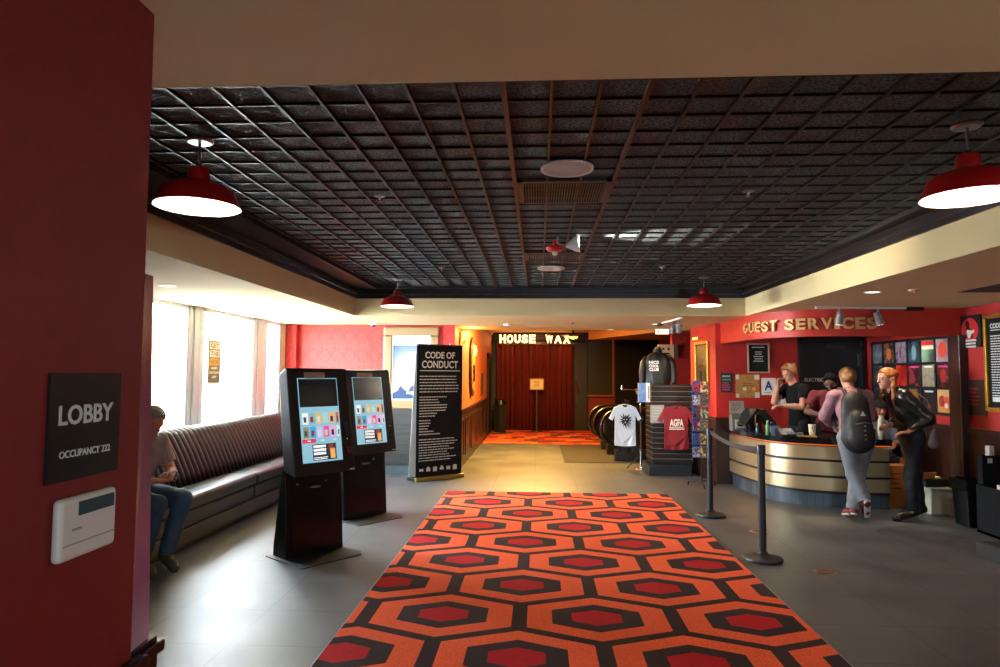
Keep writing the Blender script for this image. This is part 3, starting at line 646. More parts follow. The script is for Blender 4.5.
# ---------------------------------------------------------------- kiosks
ktext = mat('screen_white', '#ffffff', .5, emit=.8)
def kiosk(FL, label):
    t = thing('ticket_kiosk', label, 'kiosk', (FL[0], FL[1], 0), math.atan2(.788, .615), 'self-service ticket kiosks')
    MB().prism([(-.05, -.33), (.56, -.33), (.62, -.25), (.62, .26), (-.05, .26)], 0, .008, 'xy').out('base_plate', mat('kiosk_plate', '#3a3b3d', .5, .6), t, bevel=.002)
    MB().prism([(0, .008), (.055, .74), (.10, .80), (.22, .10), (.22, .008)], .0, .60, 'yz').out('cabinet', mat('kiosk_black', '#080708', .3, spec=.3), t, bevel=.008)
    MB().prism([(-.002, .06), (.05, .70), (.056, .70), (.004, .06)], .06, .54, 'yz').out('door_panel', mat('kiosk_door', '#080606', .2, spec=.4), t)
    hb = MB().prism([(-.12, .73), (.045, 1.675), (.07, 1.692), (.18, 1.625), (.06, .77)], -.01, .635, 'yz').out('head', mat('kiosk_head', '#0f1012', .38, spec=.35), t, bevel=.01)
    # tilted front frame
    v = Vector((0, .165, .945)).normalized(); u = X_; n = u.cross(v)
    O = Vector((0, -.12, .73))
    def P(x, s): return O+u*x+v*s+n*.001
    q = quad('screen', P(.085, .115)+n*.002, u, v, .42, .765, mat('screen_blue', '#7fb0c0', .3, emit=.9), t, t=.004)
    quad('display_panel', P(.092, .615)+n*.0035, u, v, .406, .258, mat('screen_dark', '#0b1420', .2, emit=.15), q, t=.002)
    cols = ['#e9efe9', '#7fa9b4', '#c9b560', '#8fc4d6', '#e0a860', '#c46a3a', '#8b8370', '#2f9fd0', '#b9b4e6', '#e04f9a', '#d9a6c8', '#cfe2ea']
    for r in range(2):
        for c in range(6):
            w_ = .058 if c < 5 else .03
            quad('film_thumbnail', P(.108+.071*c, .46-.125*r)+n*.0035, u, v, w_, .10, mat('thumb_%d' % (r*6+c), cols[r*6+c], .4, emit=.8), q, t=.001)
            quad('thumbnail_picture', P(.118+.071*c, .475-.125*r)+n*.0045, u, v, w_*.5, .05, mat('thumbp_%d' % ((r*5+c*2) % 5), ['#4a5a50', '#e8e0c0', '#a04030', '#2a4060', '#f0f0f0'][(r*5+c*2) % 5], .4, emit=.5), q, t=.001)
    quad('button', P(.092, .29)+n*.0035, u, v, .14, .035, mat('btn_red', '#d8344a', .4, emit=.8), q, t=.001)
    quad('caption', P(.145, .303)+n*.0045, u, v, .03, .009, ktext, q, t=.0005)
    for x in (.3, .43): quad('caption', P(x-.017, .303)+n*.004, u, v, .035, .007, ktext, q, t=.0005)
    quad('advert', P(.19, .13)+n*.0035, u, v, .25, .145, mat('ad_dark', '#28404e', .4, emit=.4), q, t=.001)
    lines('advert_print', P(.2, .255)+n*.004, u, v, .14, 3, .032, .022, ktext, q, t=.0008, seed=4, amin=.9)
    lines('advert_print', P(.2, .155)+n*.004, u, v, .15, 2, .014, .007, ktext, q, t=.0008, seed=5, amin=.9)
    quad('advert_figure', P(.375, .14)+n*.0045, u, v, .05, .09, mat('thumb_4'), q, t=.001); quad('advert_figure', P(.36, .215)+n*.0045, u, v, .05, .05, mat('thumbp_2'), q, t=.001)
    lb = quad('notice_label', P(.16, .875)+n*.002, u, v, .22, .058, mat('label_tan', '#a58a74', .7), t, t=.002)
    lines('label_print', P(.175, .915)+n*.0025, u, v, .19, 3, .014, .004, mat('print_dark', '#55453a', .8), lb, t=.0006, seed=2)
    quad('reader_slot', P(.548, .16)+n*.02, u, v, .05, .075, gloss, t, t=.022, bevel=.004)
    quad('reader_light', P(.57, .30)+n*.003, u, v, .008, .008, mat('led_yellow', '#b8a020', .4, emit=1), t, t=.004)
    quad('card_reader', P(.555, .34)+n*.012, u, v, .035, .12, black, t, t=.014, bevel=.003)
    quad('sticker', P(.575, .015)+n*.002, u, v, .05, .012, wpaper, t, t=.003)
    MB().box(.25, .34, -.0, .05, .60, .612).out('receipt_slot', steel, t)
    for x in (.12, .42): MB().cyl((x, .03, .645), (x, .045, .645), .008, n=12).out('lock', steel, t)
    return t
kiosk((-2.2, 5.836), 'tall black ticket kiosk with lit touch screen, the one nearer the camera')
kiosk((-2.145, 7.42), 'tall black ticket kiosk with lit touch screen, standing behind the nearer kiosk')

# ---------------------------------------------------------------- code of conduct banner
BL = Vector((-1.845, 10.12, 0)); BR = Vector((-1.215, 10.70, 0)); u = (BR-BL).normalized(); n = u.cross(Z_); W_ = (BR-BL).length
t = thing('banner_stand', 'tall black banner stand reading CODE OF CONDUCT', 'banner', BL)
ub = u; sheet = mat('banner_black', '#101012', .8, spec=.2); wh = mat('banner_print', '#c2c2bd', .7)
quad('front_sheet', n*0+Vector((0, 0, .05)), u, Z_, W_, 2.03, sheet, t, t=.004)
bs = MB(); p = -n*.03; q = -n*.20
bs.add([p+Vector((0, 0, 2.06)), p+u*W_+Vector((0, 0, 2.06)), q+u*W_+Vector((0, 0, .05)), q+Vector((0, 0, .05)), p-n*.004+Vector((0, 0, 2.06)), p-n*.004+u*W_+Vector((0, 0, 2.06)), q-n*.004+u*W_+Vector((0, 0, .05)), q-n*.004+Vector((0, 0, .05))],
       [(0, 1, 2, 3), (4, 7, 6, 5), (0, 3, 7, 4), (1, 5, 6, 2), (0, 4, 5, 1), (3, 2, 6, 7)])
bs.out('rear_sheet', mat('banner_back_white', '#dfe3e6', .7), t)
MB().obox(u*W_/2-n*.10+Z_*.02, u, n, Z_, W_/2+.01, .13, .02).out('base_foot', mat('foot_dark', '#15171a', .4), t, bevel=.004)
MB().obox(u*W_/2+n*.02+Z_*.032, u, n, Z_, W_/2+.02, .03, .03).out('base_cassette', mat('cassette_gold', '#a08640', .3, .8), t, bevel=.01)
MB().obox(u*W_/2+Z_*2.085, u, n, Z_, W_/2, .012, .012).out('top_rail', black, t); MB().cyl(u*.62-n*.02+Z_*2.0, u*.62-n*.02+Z_*2.13, .008, n=8).out('support_pole', steel, t)
text('headline', 'CODE OF', u*(W_/2)+n*.001+Z_*1.93, u, Z_, W=.56, H=.105, m=mat('headline_white', '#d5d5d0', .6), parent=t, depth=.001, bold=.02)
text('headline', 'CONDUCT', u*(W_/2)+n*.001+Z_*1.785, u, Z_, W=.68, H=.115, m=mat('headline_white'), parent=t, depth=.001, bold=.02)
quad('rule', u*.05+n*.002+Z_*1.68, u, Z_, W_-.1, .014, wh, t, t=.001)
lines('printed_text', u*.05+n*.001+Z_*1.60, u, Z_, .74, 6, .048, .014, wh, t, seed=1, amin=.93)
lines('printed_text', u*.05+n*.001+Z_*1.28, u, Z_, .52, 8, .042, .014, wh, t, seed=2, amin=.45)
lines('printed_text', u*.05+n*.001+Z_*.92, u, Z_, .40, 6, .042, .014, wh, t, seed=3, amin=.35)
lines('printed_text', u*.05+n*.001+Z_*.63, u, Z_, .74, 9, .040, .013, wh, t, seed=5, amin=.7)
lg = MB(); rn = random.Random(3)
for k in range(6):
    cx_ = .1+.125*k; lg.obox(u*cx_+n*.002+Z_*.17, u, Z_, n, .036, .018+.008*(k % 3), .001)
    if k % 2: lg.obox(u*cx_+n*.002+Z_*.20, u, Z_, n, .018, .012, .001)
lg.out('logo_row', wh, t)

# ---------------------------------------------------------------- framed lit poster on the rear wall
def frame(t, u, o, w_, h_, fw, m, depth=.05, bevel=.01):
    """four-sided frame; o lower left outer corner on the wall"""
    u = Vector(u); n = u.cross(Z_); b = MB(); o = Vector(o)
    for (a0, a1, z0, z1) in ((0, w_, 0, fw), (0, w_, h_-fw, h_), (0, fw, fw, h_-fw), (w_-fw, w_, fw, h_-fw)):
        b.obox(o+u*(a0+a1)/2+Z_*(z0+z1)/2+n*depth/2, u, n, Z_, (a1-a0)/2, depth/2, (z1-z0)/2)
    return b.out('frame', m, t, bevel=bevel, seg=3)
a = atd(384, 327, YR-.03); b = atd(438, 409, YR-.03)
t = thing('framed_poster', 'gold framed sunset film poster on the damask wall behind the banner', 'poster', (a.x, YR, b.z))
fw_, fh_ = b.x-a.x, a.z-b.z
frame(t, X_, (0, 0, 0), fw_, fh_, .14, mat('champagne_frame', '#9c8562', .35, .6), .07, .02)
MB().box(.11, fw_-.11, -.045, 0, .11, .125).box(.11, fw_-.11, -.045, 0, fh_-.125, fh_-.11).box(.11, .125, -.045, 0, .11, fh_-.11).box(fw_-.125, fw_-.11, -.045, 0, .11, fh_-.11).out('frame_lip', gold, t)
quad('print_border', (.14, -.02, .14), X_, Z_, fw_-.28, fh_-.28, mat('print_white', '#cfe0f0', .5, emit=.75), t, t=.004)
t3 = NT('sunset_print'); tcn = t3.n('ShaderNodeTexCoord'); sp = t3.n('ShaderNodeSeparateXYZ'); t3.l(tcn.outputs['Object'], sp.inputs[0])
f = t3.math('ADD', t3.math('MULTIPLY', t3.math('SUBTRACT', sp.outputs[2], .16), .8/(fh_-.46)), t3.math('MULTIPLY', t3.math('SUBTRACT', .75, sp.outputs[0]), .3))
cc = t3.ramp(f, [(0, '#1a3a5c'), (.16, '#28527e'), (.24, '#e8a8b8'), (.42, '#d49ad8'), (.68, '#7f86e0'), (.95, '#3c5cc8')], 'LINEAR')
t3.l(cc, t3.b.inputs['Base Color']); t3.l(cc, t3.b.inputs['Emission Color']); t3.b.inputs['Emission Strength'].default_value = .7
pr_ = quad('print', (.16, -.023, .16), X_, Z_, fw_-.32, fh_-.46, t3.m, t, t=.003)
mb = MB(); pts = [(.16, .16), (fw_-.16, .16)]; ridge = []
for k in range(15):
    x = fw_-.16-(fw_-.32)*k/14; ridge.append((x, .30+.05*math.sin(k*1.3)+.03*math.sin(k*3.1)+.08*(1-k/14)))
mb.prism(pts+ridge, -.027, -.025, 'xz').out('hill_silhouette', mat('hill_navy', '#123052', .5, emit=.4), pr_)
text('title', 'happiest', (fw_*.62, -.028, .26), X_, Z_, W=.34, H=.085, m=mat('print_white'), parent=t, depth=.001)
text('title', 'COMING SOON', (fw_/2, -.022, fh_-.22), X_, Z_, W=.5, H=.04, m=mat('print_grey', '#6a7078', .6), parent=t, depth=.001)
lines('credits', (fw_*.42, -.028, fh_-.42), X_, Z_, .26, 6, .06, .012, mat('print_white'), t, seed=9, amin=.5)

# ---------------------------------------------------------------- corridor: sconces, curtain, marquee
def sconce(y, z, label, big=False):
    t = thing('wall_sconce', label, 'wall lamp', (CX, y, z))
    MB().box(0, .03, -.05, .05, -.12, .12).out('back_plate', gold, t, bevel=.01)
    MB().tube([(.03, 0, -.05), (.08, 0, -.08), (.10, 0, -.02)], .01).out('arm', gold, t)
    MB().lathe([(.0, -.02), (.03, -.02), (.05, .05), (.055, .12), (.05, .12), (.03, .0), (0, 0)], (.1, 0, 0), n=20).out('lamp_shade', mat('amber_glass', '#ffb040', .5, emit=7), t, smooth=True)
    light('sconce_light', 'POINT', (CX+.22, y, z+.1), 22, AMB, shadow_soft_size=.05)
sconce(11.55, 2.25, 'amber wall sconce at the start of the orange corridor wall')
t = thing('mirror_sconce', 'tall oval dark framed plaque with a glowing lamp on the orange wall', 'wall lamp', (CX, 13.5, 1.78))
ov = MB(); ovi = MB()
def oval(b, ry, rz, x0, x1, n=28):
    k = len(b.v)
    for X in (x0, x1):
        for j in range(n): th = 2*PI*j/n; b.v.append((X, ry*math.cos(th), rz*math.sin(th)))
    b.f.append(tuple(k+j for j in range(n))); b.f.append(tuple(k+n+j for j in reversed(range(n))))
    for j in range(n): b.f.append((k+j, k+(j+1) % n, k+n+(j+1) % n, k+n+j))
    return b
oval(ov, .42, .60, 0, .05).out('frame', mat('plaque_wood', '#24120a', .4), t, bevel=.01)
oval(ovi, .30, .48, .05, .06).out('plaque_face', mat('plaque_amber', '#a86022', .5, noise_=.4, nscale=8), t)
MB().box(.06, .08, -.12, .12, -.30, .05).out('inset', black, t, bevel=.01)
MB().lathe([(0, 0), (.03, 0), (.05, .1), (.03, .2), (0, .22)], (.075, 0, .22), n=20).out('lamp_shade', mat('amber_glass'), t, smooth=True)
light('sconce_light', 'POINT', (CX+.4, 13.5, 2.3), 30, AMB, shadow_soft_size=.08)
tag(MB().box(CX, CX+.03, 15.9, 16.3, 1.15, 1.65).out('wall_plaque', blackm, bevel=.005), 'small black panel on the orange wall beyond the oval plaque', 'panel')
t = thing('rubbish_bin', 'slim dark rubbish bin at the left of the red curtain', 'bin', (-1.05, 18.7, .01))
MB().lathe([(0, 0), (.17, 0), (.19, .75), (.17, .78), (0, .78)], n=4).out('body', blackm, t, bevel=.01)
MB().lathe([(0, .78), (.15, .78), (.13, .9), (0, .92)], n=16).out('lid', black, t)

cur = thing('stage_curtain', 'full height dark red pleated velvet curtain closing the corridor', 'curtain', (0, YC-.2, 0))
vel = mat('curtain_velvet', '#5e0c09', .85, noise_=.15, nscale=4)
for x0, x1, sd in ((-1.2, -.09, 1), (-.11, 1.04, 2)):
    b = MB(); n = 150; rn = random.Random(sd); ph = rn.uniform(0, 6)
    vv = []
    for k in range(n+1):
        x = x0+(x1-x0)*k/n; o = .045*math.sin(x*38+ph+.9*math.sin(x*7))+.015*math.sin(x*91)
        vv.append((x, -.10+o, .03)); vv.append((x, -.05+o*.8, 2.6))
    b.add(vv, [(2*i, 2*i+2, 2*i+3, 2*i+1) for i in range(n)]); o_ = b.out('curtain_panel', vel, cur, smooth=True)
    sol = o_.modifiers.new('thick', 'SOLIDIFY'); sol.thickness = .01
MB().cyl((-1.22, -.04, 2.62), (1.05, -.04, 2.62), .02, n=10).out('curtain_rail', black, cur)
mq = thing('marquee_sign', 'glowing amber marquee letters above the dark red curtain', 'sign', (0, YC-.36, 0))
MB().box(-1.15, 1.15, .04, .07, 2.50, 2.56).box(-1.15, 1.15, .04, .07, 2.76, 2.80).out('mounting_bar', black, mq)
glow = mat('bulb_letter', '#ffd490', .5, emit=2.6)
a0, a1 = atd(499, 340, YC-.36).x, atd(536, 340, YC-.36).x; b0, b1 = atd(545, 340, YC-.36).x, atd(571, 340, YC-.36).x
for s, x0, x1 in (('HOUSE', a0, a1), ('WAX', b0, b1)):
    k = len(s)
    for i, ch in enumerate(s):
        text('letter', ch, (x0+(x1-x0)*(i+.5)/k, 0, 2.66), X_, Z_, W=(x1-x0)/k*.86, H=.25, m=glow, parent=mq, depth=.03, bold=.05)
for x in (-.9, 0, .8): light('marquee_light', 'POINT', (x, YC-.6, 2.6), 5, AMB, shadow_soft_size=.1)
# cove strips on the corridor ceiling
for i, (x, lb) in enumerate(((-.75, 'left'), (.05, 'middle'), (.9, 'right'))):
    t = thing('ceiling_fixture', 'amber corridor ceiling fixture, the %s one of three' % lb, 'ceiling light', (x, 17.4, 2.86))
    MB().box(-.28, .28, -.3, .3, -.03, 0).out('pan', gold, t); MB().box(-.24, .24, -.26, .26, -.045, -.03).out('diffuser', mat('amber_diffuser', '#ff9a30', .5, emit=3.5), t)
for y_, e_ in ((13.6, 560), (17.0, 16)):
    light('corridor_light', 'AREA', (-.1, y_, 2.8), e_, (1, .58, .14), target=(-.1, y_, 0), size=1.2)
t = thing('ceiling_fan', 'dark ceiling fan with a glowing lamp below the corridor ceiling', 'fan', (.98, 18.6, 2.86))
MB().cyl((0, 0, 0), (0, 0, -.12), .03, n=12).lathe([(0, -.1), (.12, -.1), (.14, -.14), (.1, -.18), (0, -.18)]).out('motor', blackm, t)
for k in range(4):
    a_ = k*PI/2+.3; MB().obox((.42*math.cos(a_), .42*math.sin(a_), -.14), (math.cos(a_), math.sin(a_), 0), (-math.sin(a_), math.cos(a_), .15), Z_, .28, .07, .006).out('blade', dwood, t)
MB().lathe([(0, -.25), (.09, -.23), (.13, -.18)], n=20).out('lamp_bowl', mat('amber_glass'), t, smooth=True)
t = thing('notice_stand', 'cream notice on a slim dark stand before the curtain', 'sign', (-.03, 19.1, .01))
MB().cyl((0, 0, .02), (0, 0, 1.3), .045, n=12).out('post', mat('stand_brown', '#3a1c12', .4), t); MB().lathe([(0, .025), (.16, .02), (.17, 0), (0, 0)]).out('base', mat('stand_brown'), t)
MB().box(-.2, .2, -.06, -.04, 1.18, 1.50).out('frame', mat('notice_frame', '#c4a464', .5), t, bevel=.03)
nb = MB().box(-.17, .17, -.065, -.06, 1.21, 1.47).out('paper', mat('notice_cream', '#e8dcb4', .7), t)
lines('printed_text', (-.12, -.0655, 1.42), X_, Z_, .24, 5, .04, .012, mat('print_dark'), t, seed=8, left=False)
t = thing('notice_board', 'large framed dark notice board on the end wall right of the curtain', 'board', (0, YC-.06, 0))
a = atd(583, 337, YC-.06); b = atd(614.5, 397, YC-.06); a.z = min(a.z, 2.72)
frame(t, X_, (a.x, 0, b.z), b.x-a.x, a.z-b.z, .06, mat('board_frame', '#8c4a1c', .4, .3), .05, .01)
quad('board', (a.x+.05, -.02, b.z+.05), X_, Z_, b.x-a.x-.1, a.z-b.z-.1, mat('board_black', '#0f0d0c', .5), t, t=.01)
text('heading', 'HOUSE OF WAX', ((a.x+b.x)/2, -.022, a.z-.18), X_, Z_, W=.6, H=.06, m=mat('dim_print', '#3a2c22', .7), parent=t, depth=.001)
for k in range(7): quad('board_row', (a.x+.09, -.022, b.z+.15+.18*k), X_, Z_, b.x-a.x-.18, .006, mat('dim_print'), t, t=.002)
t = thing('curtain_pull', 'slim pale vertical pull bar with a dark rope at the right edge of the curtain', 'rod', (1.12, YC-.16, 0))
MB().cyl((0, 0, 1.5), (0, 0, 2.1), .012, n=8).cyl((0, 0, .8), (0, 0, 1.0), .012, n=8).out('bar', steel, t)
MB().tube([(0, -.02, 1.4), (.05, -.04, 1.25), (.07, -.05, 1.1), (.02, -.04, 1.15), (0, -.02, 1.3)], .02, 8).out('rope', mat('rope_brown', '#5c2818', .8), t)

# ---------------------------------------------------------------- escalator balustrades
def balustrade(y, x0, label):
    t = thing('escalator_balustrade', label, 'escalator', (x0, y, 0), 0, 'escalator handrails')
    pts = []; R = .34; zc = .62
    for k in range(0, 19):
        th = PI/2+PI*k/18; pts.append((R+R*math.cos(th), 0, zc+R*math.sin(th)))
    top = [(2.0, 0, .5), (1.1, 0, zc+R-.03), (.7, 0, zc+R)]; bot = [(.7, 0, zc-R), (1.2, 0, zc-R-.08), (2., 0, -.0)]
    path = top+pts+bot
    MB().tube(path, .032, 10).out('handrail', mat('handrail_rubber', '#17120f', .25, coat=.3), t, smooth=True)
    poly = [(p[0], p[2]) for p in [(2., 0, .46)]+[(1.1, 0, zc+R-.06), (.7, 0, zc+R-.03)]+[(R+(R-.03)*math.cos(PI/2+PI*k/18), 0, zc+(R-.03)*math.sin(PI/2+PI*k/18)) for k in range(19)]+[(.7, 0, zc-R+.03), (1.9, 0, .02)]]
    MB().prism(poly, -.006, .006, 'xz').out('glass_panel', mat('balustrade_panel', '#241712', .12, coat=.4), t)
    MB().box(.25, 2.0, -.07, .07, 0, .22).out('skirt', mat('skirt_dark', '#1c1a18', .4), t, bevel=.02); return t
for i, (px, y, lb) in enumerate(((601, 12.9, 'nearest rounded black escalator handrail beside the white shirt'), (594, 13.9, 'second black escalator handrail behind the nearest one'), (589, 14.8, 'farthest of the three black escalator handrails'))):
    balustrade(y, atd(px, 430, y).x, lb)
tag(MB().box(2.0, 2.35, 14.2, 14.3, .55, .95).box(2.16, 2.19, 14.24, 14.27, 0, .56).out('yellow_notice', mat('yellow_notice', '#a8862c', .6)), 'dim yellow notice low behind the shirt rack', 'sign')
t = thing('exit_sign', 'small bright lit sign under the orange soffit', 'sign', atd(655, 334.5, 11.9))
MB().box(0, .25, 0, .05, -.0, .10).out('housing', black, t); quad('lit_face', (.01, -.002, .01), X_, Z_, .23, .08, mat('exit_face', '#fff0c0', .5, emit=3), t)
quad('lit_symbol', (.04, -.0035, .03), X_, Z_, .04, .04, mat('exit_red', '#a01810', .5), t, t=.001)
t = thing('alarm_box', 'cream square picture box on the far red wall behind the black jacket', 'sign', atd(657.5, 358, 13.18))
MB().box(0, .30, -.08, 0, 0, .26).out('box_face', mat('cream_box', '#c8b088', .6), t, bevel=.004); MB().box(.30, .38, -.08, 0, 0, .26).out('box_side', mat('box_grey', '#4a4440', .6), t)
MB().box(.08, .12, -.085, -.08, .16, .2).box(.18, .22, -.085, -.08, .15, .2).box(.08, .22, -.085, -.08, .07, .1).box(.18, .24, -.085, -.08, .04, .06).out('dark_marks', blackm, t)

# ---------------------------------------------------------------- merchandise display
TX0, TX1, TY0, TY1 = 1.90, 2.53, 11.2, 11.82
t = thing('slatwall_tower', 'black slatwall display tower with pale slat edges', 'display stand', (TX0, TY0, 0))
w_ = TX1-TX0
MB().box(-.09, w_-.03, -.1, .55, 0, .17).out('plinth', mat('plinth_grey', '#1a2024', .6, spec=.3), t, bevel=.006)
MB().box(0, w_, 0, .62, .17, 1.46).out('core', mat('slat_core', '#0c0808', .5), t)
b = MB(); b2 = MB(); z = .2
while z < 1.42:
    b.box(-.02, w_+.02, -.02, .64, z, z+.062); b2.box(-.021, w_+.021, -.021, .641, z+.060, z+.068); z += .085
b.out('slat', mat('slat_black', '#160f0e', .4), t, bevel=.003); b2.out('slat_edge', mat('slat_edge', '#8a7a66', .35, .5), t)
MB().box(-.01, w_+.01, -.01, .63, 1.46, 1.475).out('top_board', black, t)
def shirt_mesh(w_, h_, seed=0):
    """t-shirt hanging flat-ish, origin at collar, faces -y"""
    half = [(.055, 0), (.10, -.005), (w_*.40, -.045), (w_*.60, -.235), (w_*.475, -.275), (w_*.385, -.18), (w_*.385, -h_*.6), (w_*.40, -h_)]
    outl = half+[(0, -h_-.012)]+[(-a, b) for a, b in reversed(half)]+[(-.03, -.035), (0, -.045), (.03, -.035)]
    return outl
def shirt(label, loc, w_, h_, m, art, rot=0.):
    t = thing('hanging_tshirt', label, 'shirt', loc, rot, 't-shirts on hangers')
    ol = shirt_mesh(w_, h_); me = MB().prism(ol, -.022, .022, 'xz'); o = me.out('fabric', m, t, bevel=.014, seg=3)
    bm = bmesh.new(); bm.from_mesh(o.data); bmesh.ops.triangulate(bm, faces=bm.faces); bmesh.ops.subdivide_edges(bm, edges=bm.edges, cuts=3); 
    for v in bm.verts: v.co.y += .012*math.sin(v.co.x*38)*min(1, max(0, -v.co.z*2))+.006*math.sin(v.co.z*17+v.co.x*9)
    bm.to_mesh(o.data); bm.free()
    MB().lathe([(.055, 0), (.062, .004), (.055, .012)], (0, 0, -.004), n=20, sy=.5).out('collar', m, t)
    hg = MB().tube([(-.15, 0, -.035), (0, 0, .02), (.15, 0, -.035)], .008, 8).tube([(0, 0, .02), (0, 0, .05), (.02, 0, .075), (.005, 0, .095), (-.018, 0, .08)], .004, 8)
    hg.out('hanger', blackm, t); art(t); return t
def star_art(t):
    b = MB(); rn = random.Random(5); 
    pts = []
    for k in range(26):
        a_ = 2*PI*k/26; r = (.115 if k % 2 == 0 else .055)*rn.uniform(.8, 1.2); pts.append((r*math.cos(a_), -.27+r*1.15*math.sin(a_)))
    b.prism(pts, -.036, -.034, 'xz').out('print', black, t)
    MB().lathe([(0, 0), (.001, 0)], n=4)
    b = MB(); 
    for dx, dz, r in ((-.02, .02, .010), (.022, .022, .010), (0, -.03, .014)): b.prism([(dx+r*math.cos(q), -.27+dz+r*math.sin(q)) for q in [i*PI/4 for i in range(8)]], -.038, -.036, 'xz')
    b.out('print_detail', wpaper, t)
def agfa_art(t):
    wm = mat('shirt_print', '#d8d0c8', .7)
    text('print', 'AGFA', (0, -.034, -.27), X_, Z_, W=.22, H=.12, m=wm, parent=t, depth=.002, bold=.03)
    lines('print', (-.12, -.034, -.35), X_, Z_, .25, 2, .024, .014, wm, t, t=.002, seed=3, amin=.95, left=False)
def no_art(t): pass
shirt('maroon t-shirt with white block letters hanging on the slatwall tower', (atd(676, 406, 11.08).x, 11.08, atd(676, 406, 11.08).z), .50, .70, mat('shirt_maroon', '#7c1420', .85), agfa_art)
rk = thing('garment_rack', 'chrome garment rack carrying a white and a black shirt', 'rack', (1.80, 11.9, 0))
MB().cyl((0, 0, .02), (0, 0, 1.38), .016, n=12).out('post', chrome, rk)
MB().lathe([(0, .03), (.11, .02), (.12, 0), (0, 0)]).out('foot', chrome, rk)
MB().tube([(0, 0, 1.36), (-.22, -.12, 1.38), (-.34, -.16, 1.38)], .011, 8).cyl((-.34, -.16, 1.38), (-.34, -.16, 1.45), .02, n=10).tube([(0, 0, 1.36), (.25, .05, 1.36)], .011, 8).out('arm', chrome, rk)
MB().tube([(0, 0, .25), (-.25, -.1, .02)], .01, 8).tube([(0, 0, .25), (.2, .12, .02)], .01, 8).out('brace', blackm, rk)
pt = atd(625, 410, 11.68)
shirt('white t-shirt with black starburst print hanging on the rack', (pt.x, 11.68, pt.z+.09), .46, .70, mat('shirt_white', '#c9d0d8', .85), star_art)
shirt('longer black t-shirt hanging behind the white one', (pt.x+.06, 11.76, pt.z+.07), .46, .80, mat('shirt_black', '#0e0d0d', .85), no_art)
tag(MB().obox(atd(664, 352, 11.5)*0+Vector((1.74, 11.885, 1.345)), (1, 0, .5), Y_, (-.5, 0, 1), .02, .003, .05).out('price_tag', mat('tag_kraft', '#c89a68', .7)), 'kraft price tag beside the white shirt', 'tag')
q = atd(650.5, 423, 11.17); q2 = atd(664, 405, 11.17)
t = thing('price_notice', 'grey printed notice clipped to the slatwall tower', 'notice', (q.x, 11.172, q.z))
quad('paper', (0, -.004, 0), X_, Z_, q2.x-q.x, q2.z-q.z, mat('notice_grey', '#8c8a88', .6), t, t=.003); lines('printed_text', (.02, -.0045, q2.z-q.z-.05), X_, Z_, q2.x-q.x-.05, 5, .045, .008, mat('print_pale', '#bdbdbd', .7), t, seed=6)
q = atd(638.5, 402, 11.15); q2 = atd(649, 383, 11.15)
t = thing('boxed_game', 'upright blue and white box on a small shelf left of the tower', 'box', (q.x, 11.1, q.z))
bh = q2.z-q.z; MB().box(0, .115, 0, .12, 0, bh).out('box_front', mat('box_blue', '#5d7fb0', .5, noise_=.3, nscale=14), t, bevel=.002); MB().box(.115, .18, 0, .12, 0, bh).out('box_spine', mat('box_white', '#c8ccd4', .5), t)
lines('printed_text', (.158, -.001, .05), Z_, -X_, .22, 1, .03, .016, mat('print_dark'), t, seed=3, amin=.95)
t = thing('wall_shelf', 'small black shelf bracketed to the left of the slatwall tower', 'shelf', (q.x, 11.1, q.z-.012)); MB().box(-.02, .19, -.02, .17, 0, .011).out('board', black, t); MB().box(.19-.02, TX0-q.x, .08, .10, -.02, .0).out('bracket', black, t)

# spinner rack with disc cases
SX, SY = atd(702, 470, 10.12).x, 10.12
t = thing('spinner_rack', 'black wire spinner rack of disc cases beside the column', 'rack', (SX, SY, 0))
MB().cyl((0, 0, .05), (0, 0, 1.70), .012, n=10).out('post', black, t)
for k in range(3):
    a_ = 2*PI*k/3+.4; MB().tube([(0, 0, .09), (.22*math.cos(a_), .22*math.sin(a_), .05)], .012, 8).out('foot', black, t); MB().cyl((.22*math.cos(a_)-.01, .22*math.sin(a_), .025), (.22*math.cos(a_)+.01, .22*math.sin(a_), .025), .025, n=12).out('caster', black, t)
rowy = (387, 399.7, 412.7, 425.2, 438.7, 451.5)
blu = [('#26489c', '#b33030'), ('#27479a', '#d8d8e0'), ('#2a4a98', '#7a5040'), ('#27479a', '#c03040'), ('#25458f', '#506080'), ('#27479a', '#c8c0d0')]
tan = ['#a87a34', '#4a2c22', '#a05a28', '#6a5a48', '#8c8458', '#c09a50']
wr = MB()
nm = ['top', 'second', 'third', 'fourth', 'fifth', 'bottom']
for i, yy in enumerate(rowy):
    z = atd(700, yy, SY-.1).z; wr.box(-.16, .16, -.075, -.07, z-.085, z-.08).box(-.16, .16, -.11, -.07, z-.088, z-.084)
    for side, px in ((0, 696.2), (1, 704.3)):
        x = atd(px, yy, SY-.1).x; hw = .062
        d = thing('disc_case', '%s disc case in the %s row of the spinner rack' % (('blue', 'brown')[side], nm[i]), 'disc case', (x, SY-.1, z), (.15, -.12)[side], 'disc cases on the spinner')
        base = '#26489c' if side == 0 else '#5c4630'
        MB().box(-hw, hw, -.007, .007, -.084, .084).out('case', mat('case_'+base[1:], base, .3), d, bevel=.003)
        cm = poster_mat('cover_%d%d' % (side, i), [blu[i][0], blu[i][1], '#101828', '#c8ccd8'] if side == 0 else [tan[i], '#2a1c14', tan[(i+2) % 6], '#c8b890'], i+side*7, 22)
        quad('cover', (-hw+.008, -.0078, -.076), X_, Z_, 2*hw-.012, .14 if side == 0 else .152, cm, d, t=.0008)
wr.out('wire_basket', steel, t)

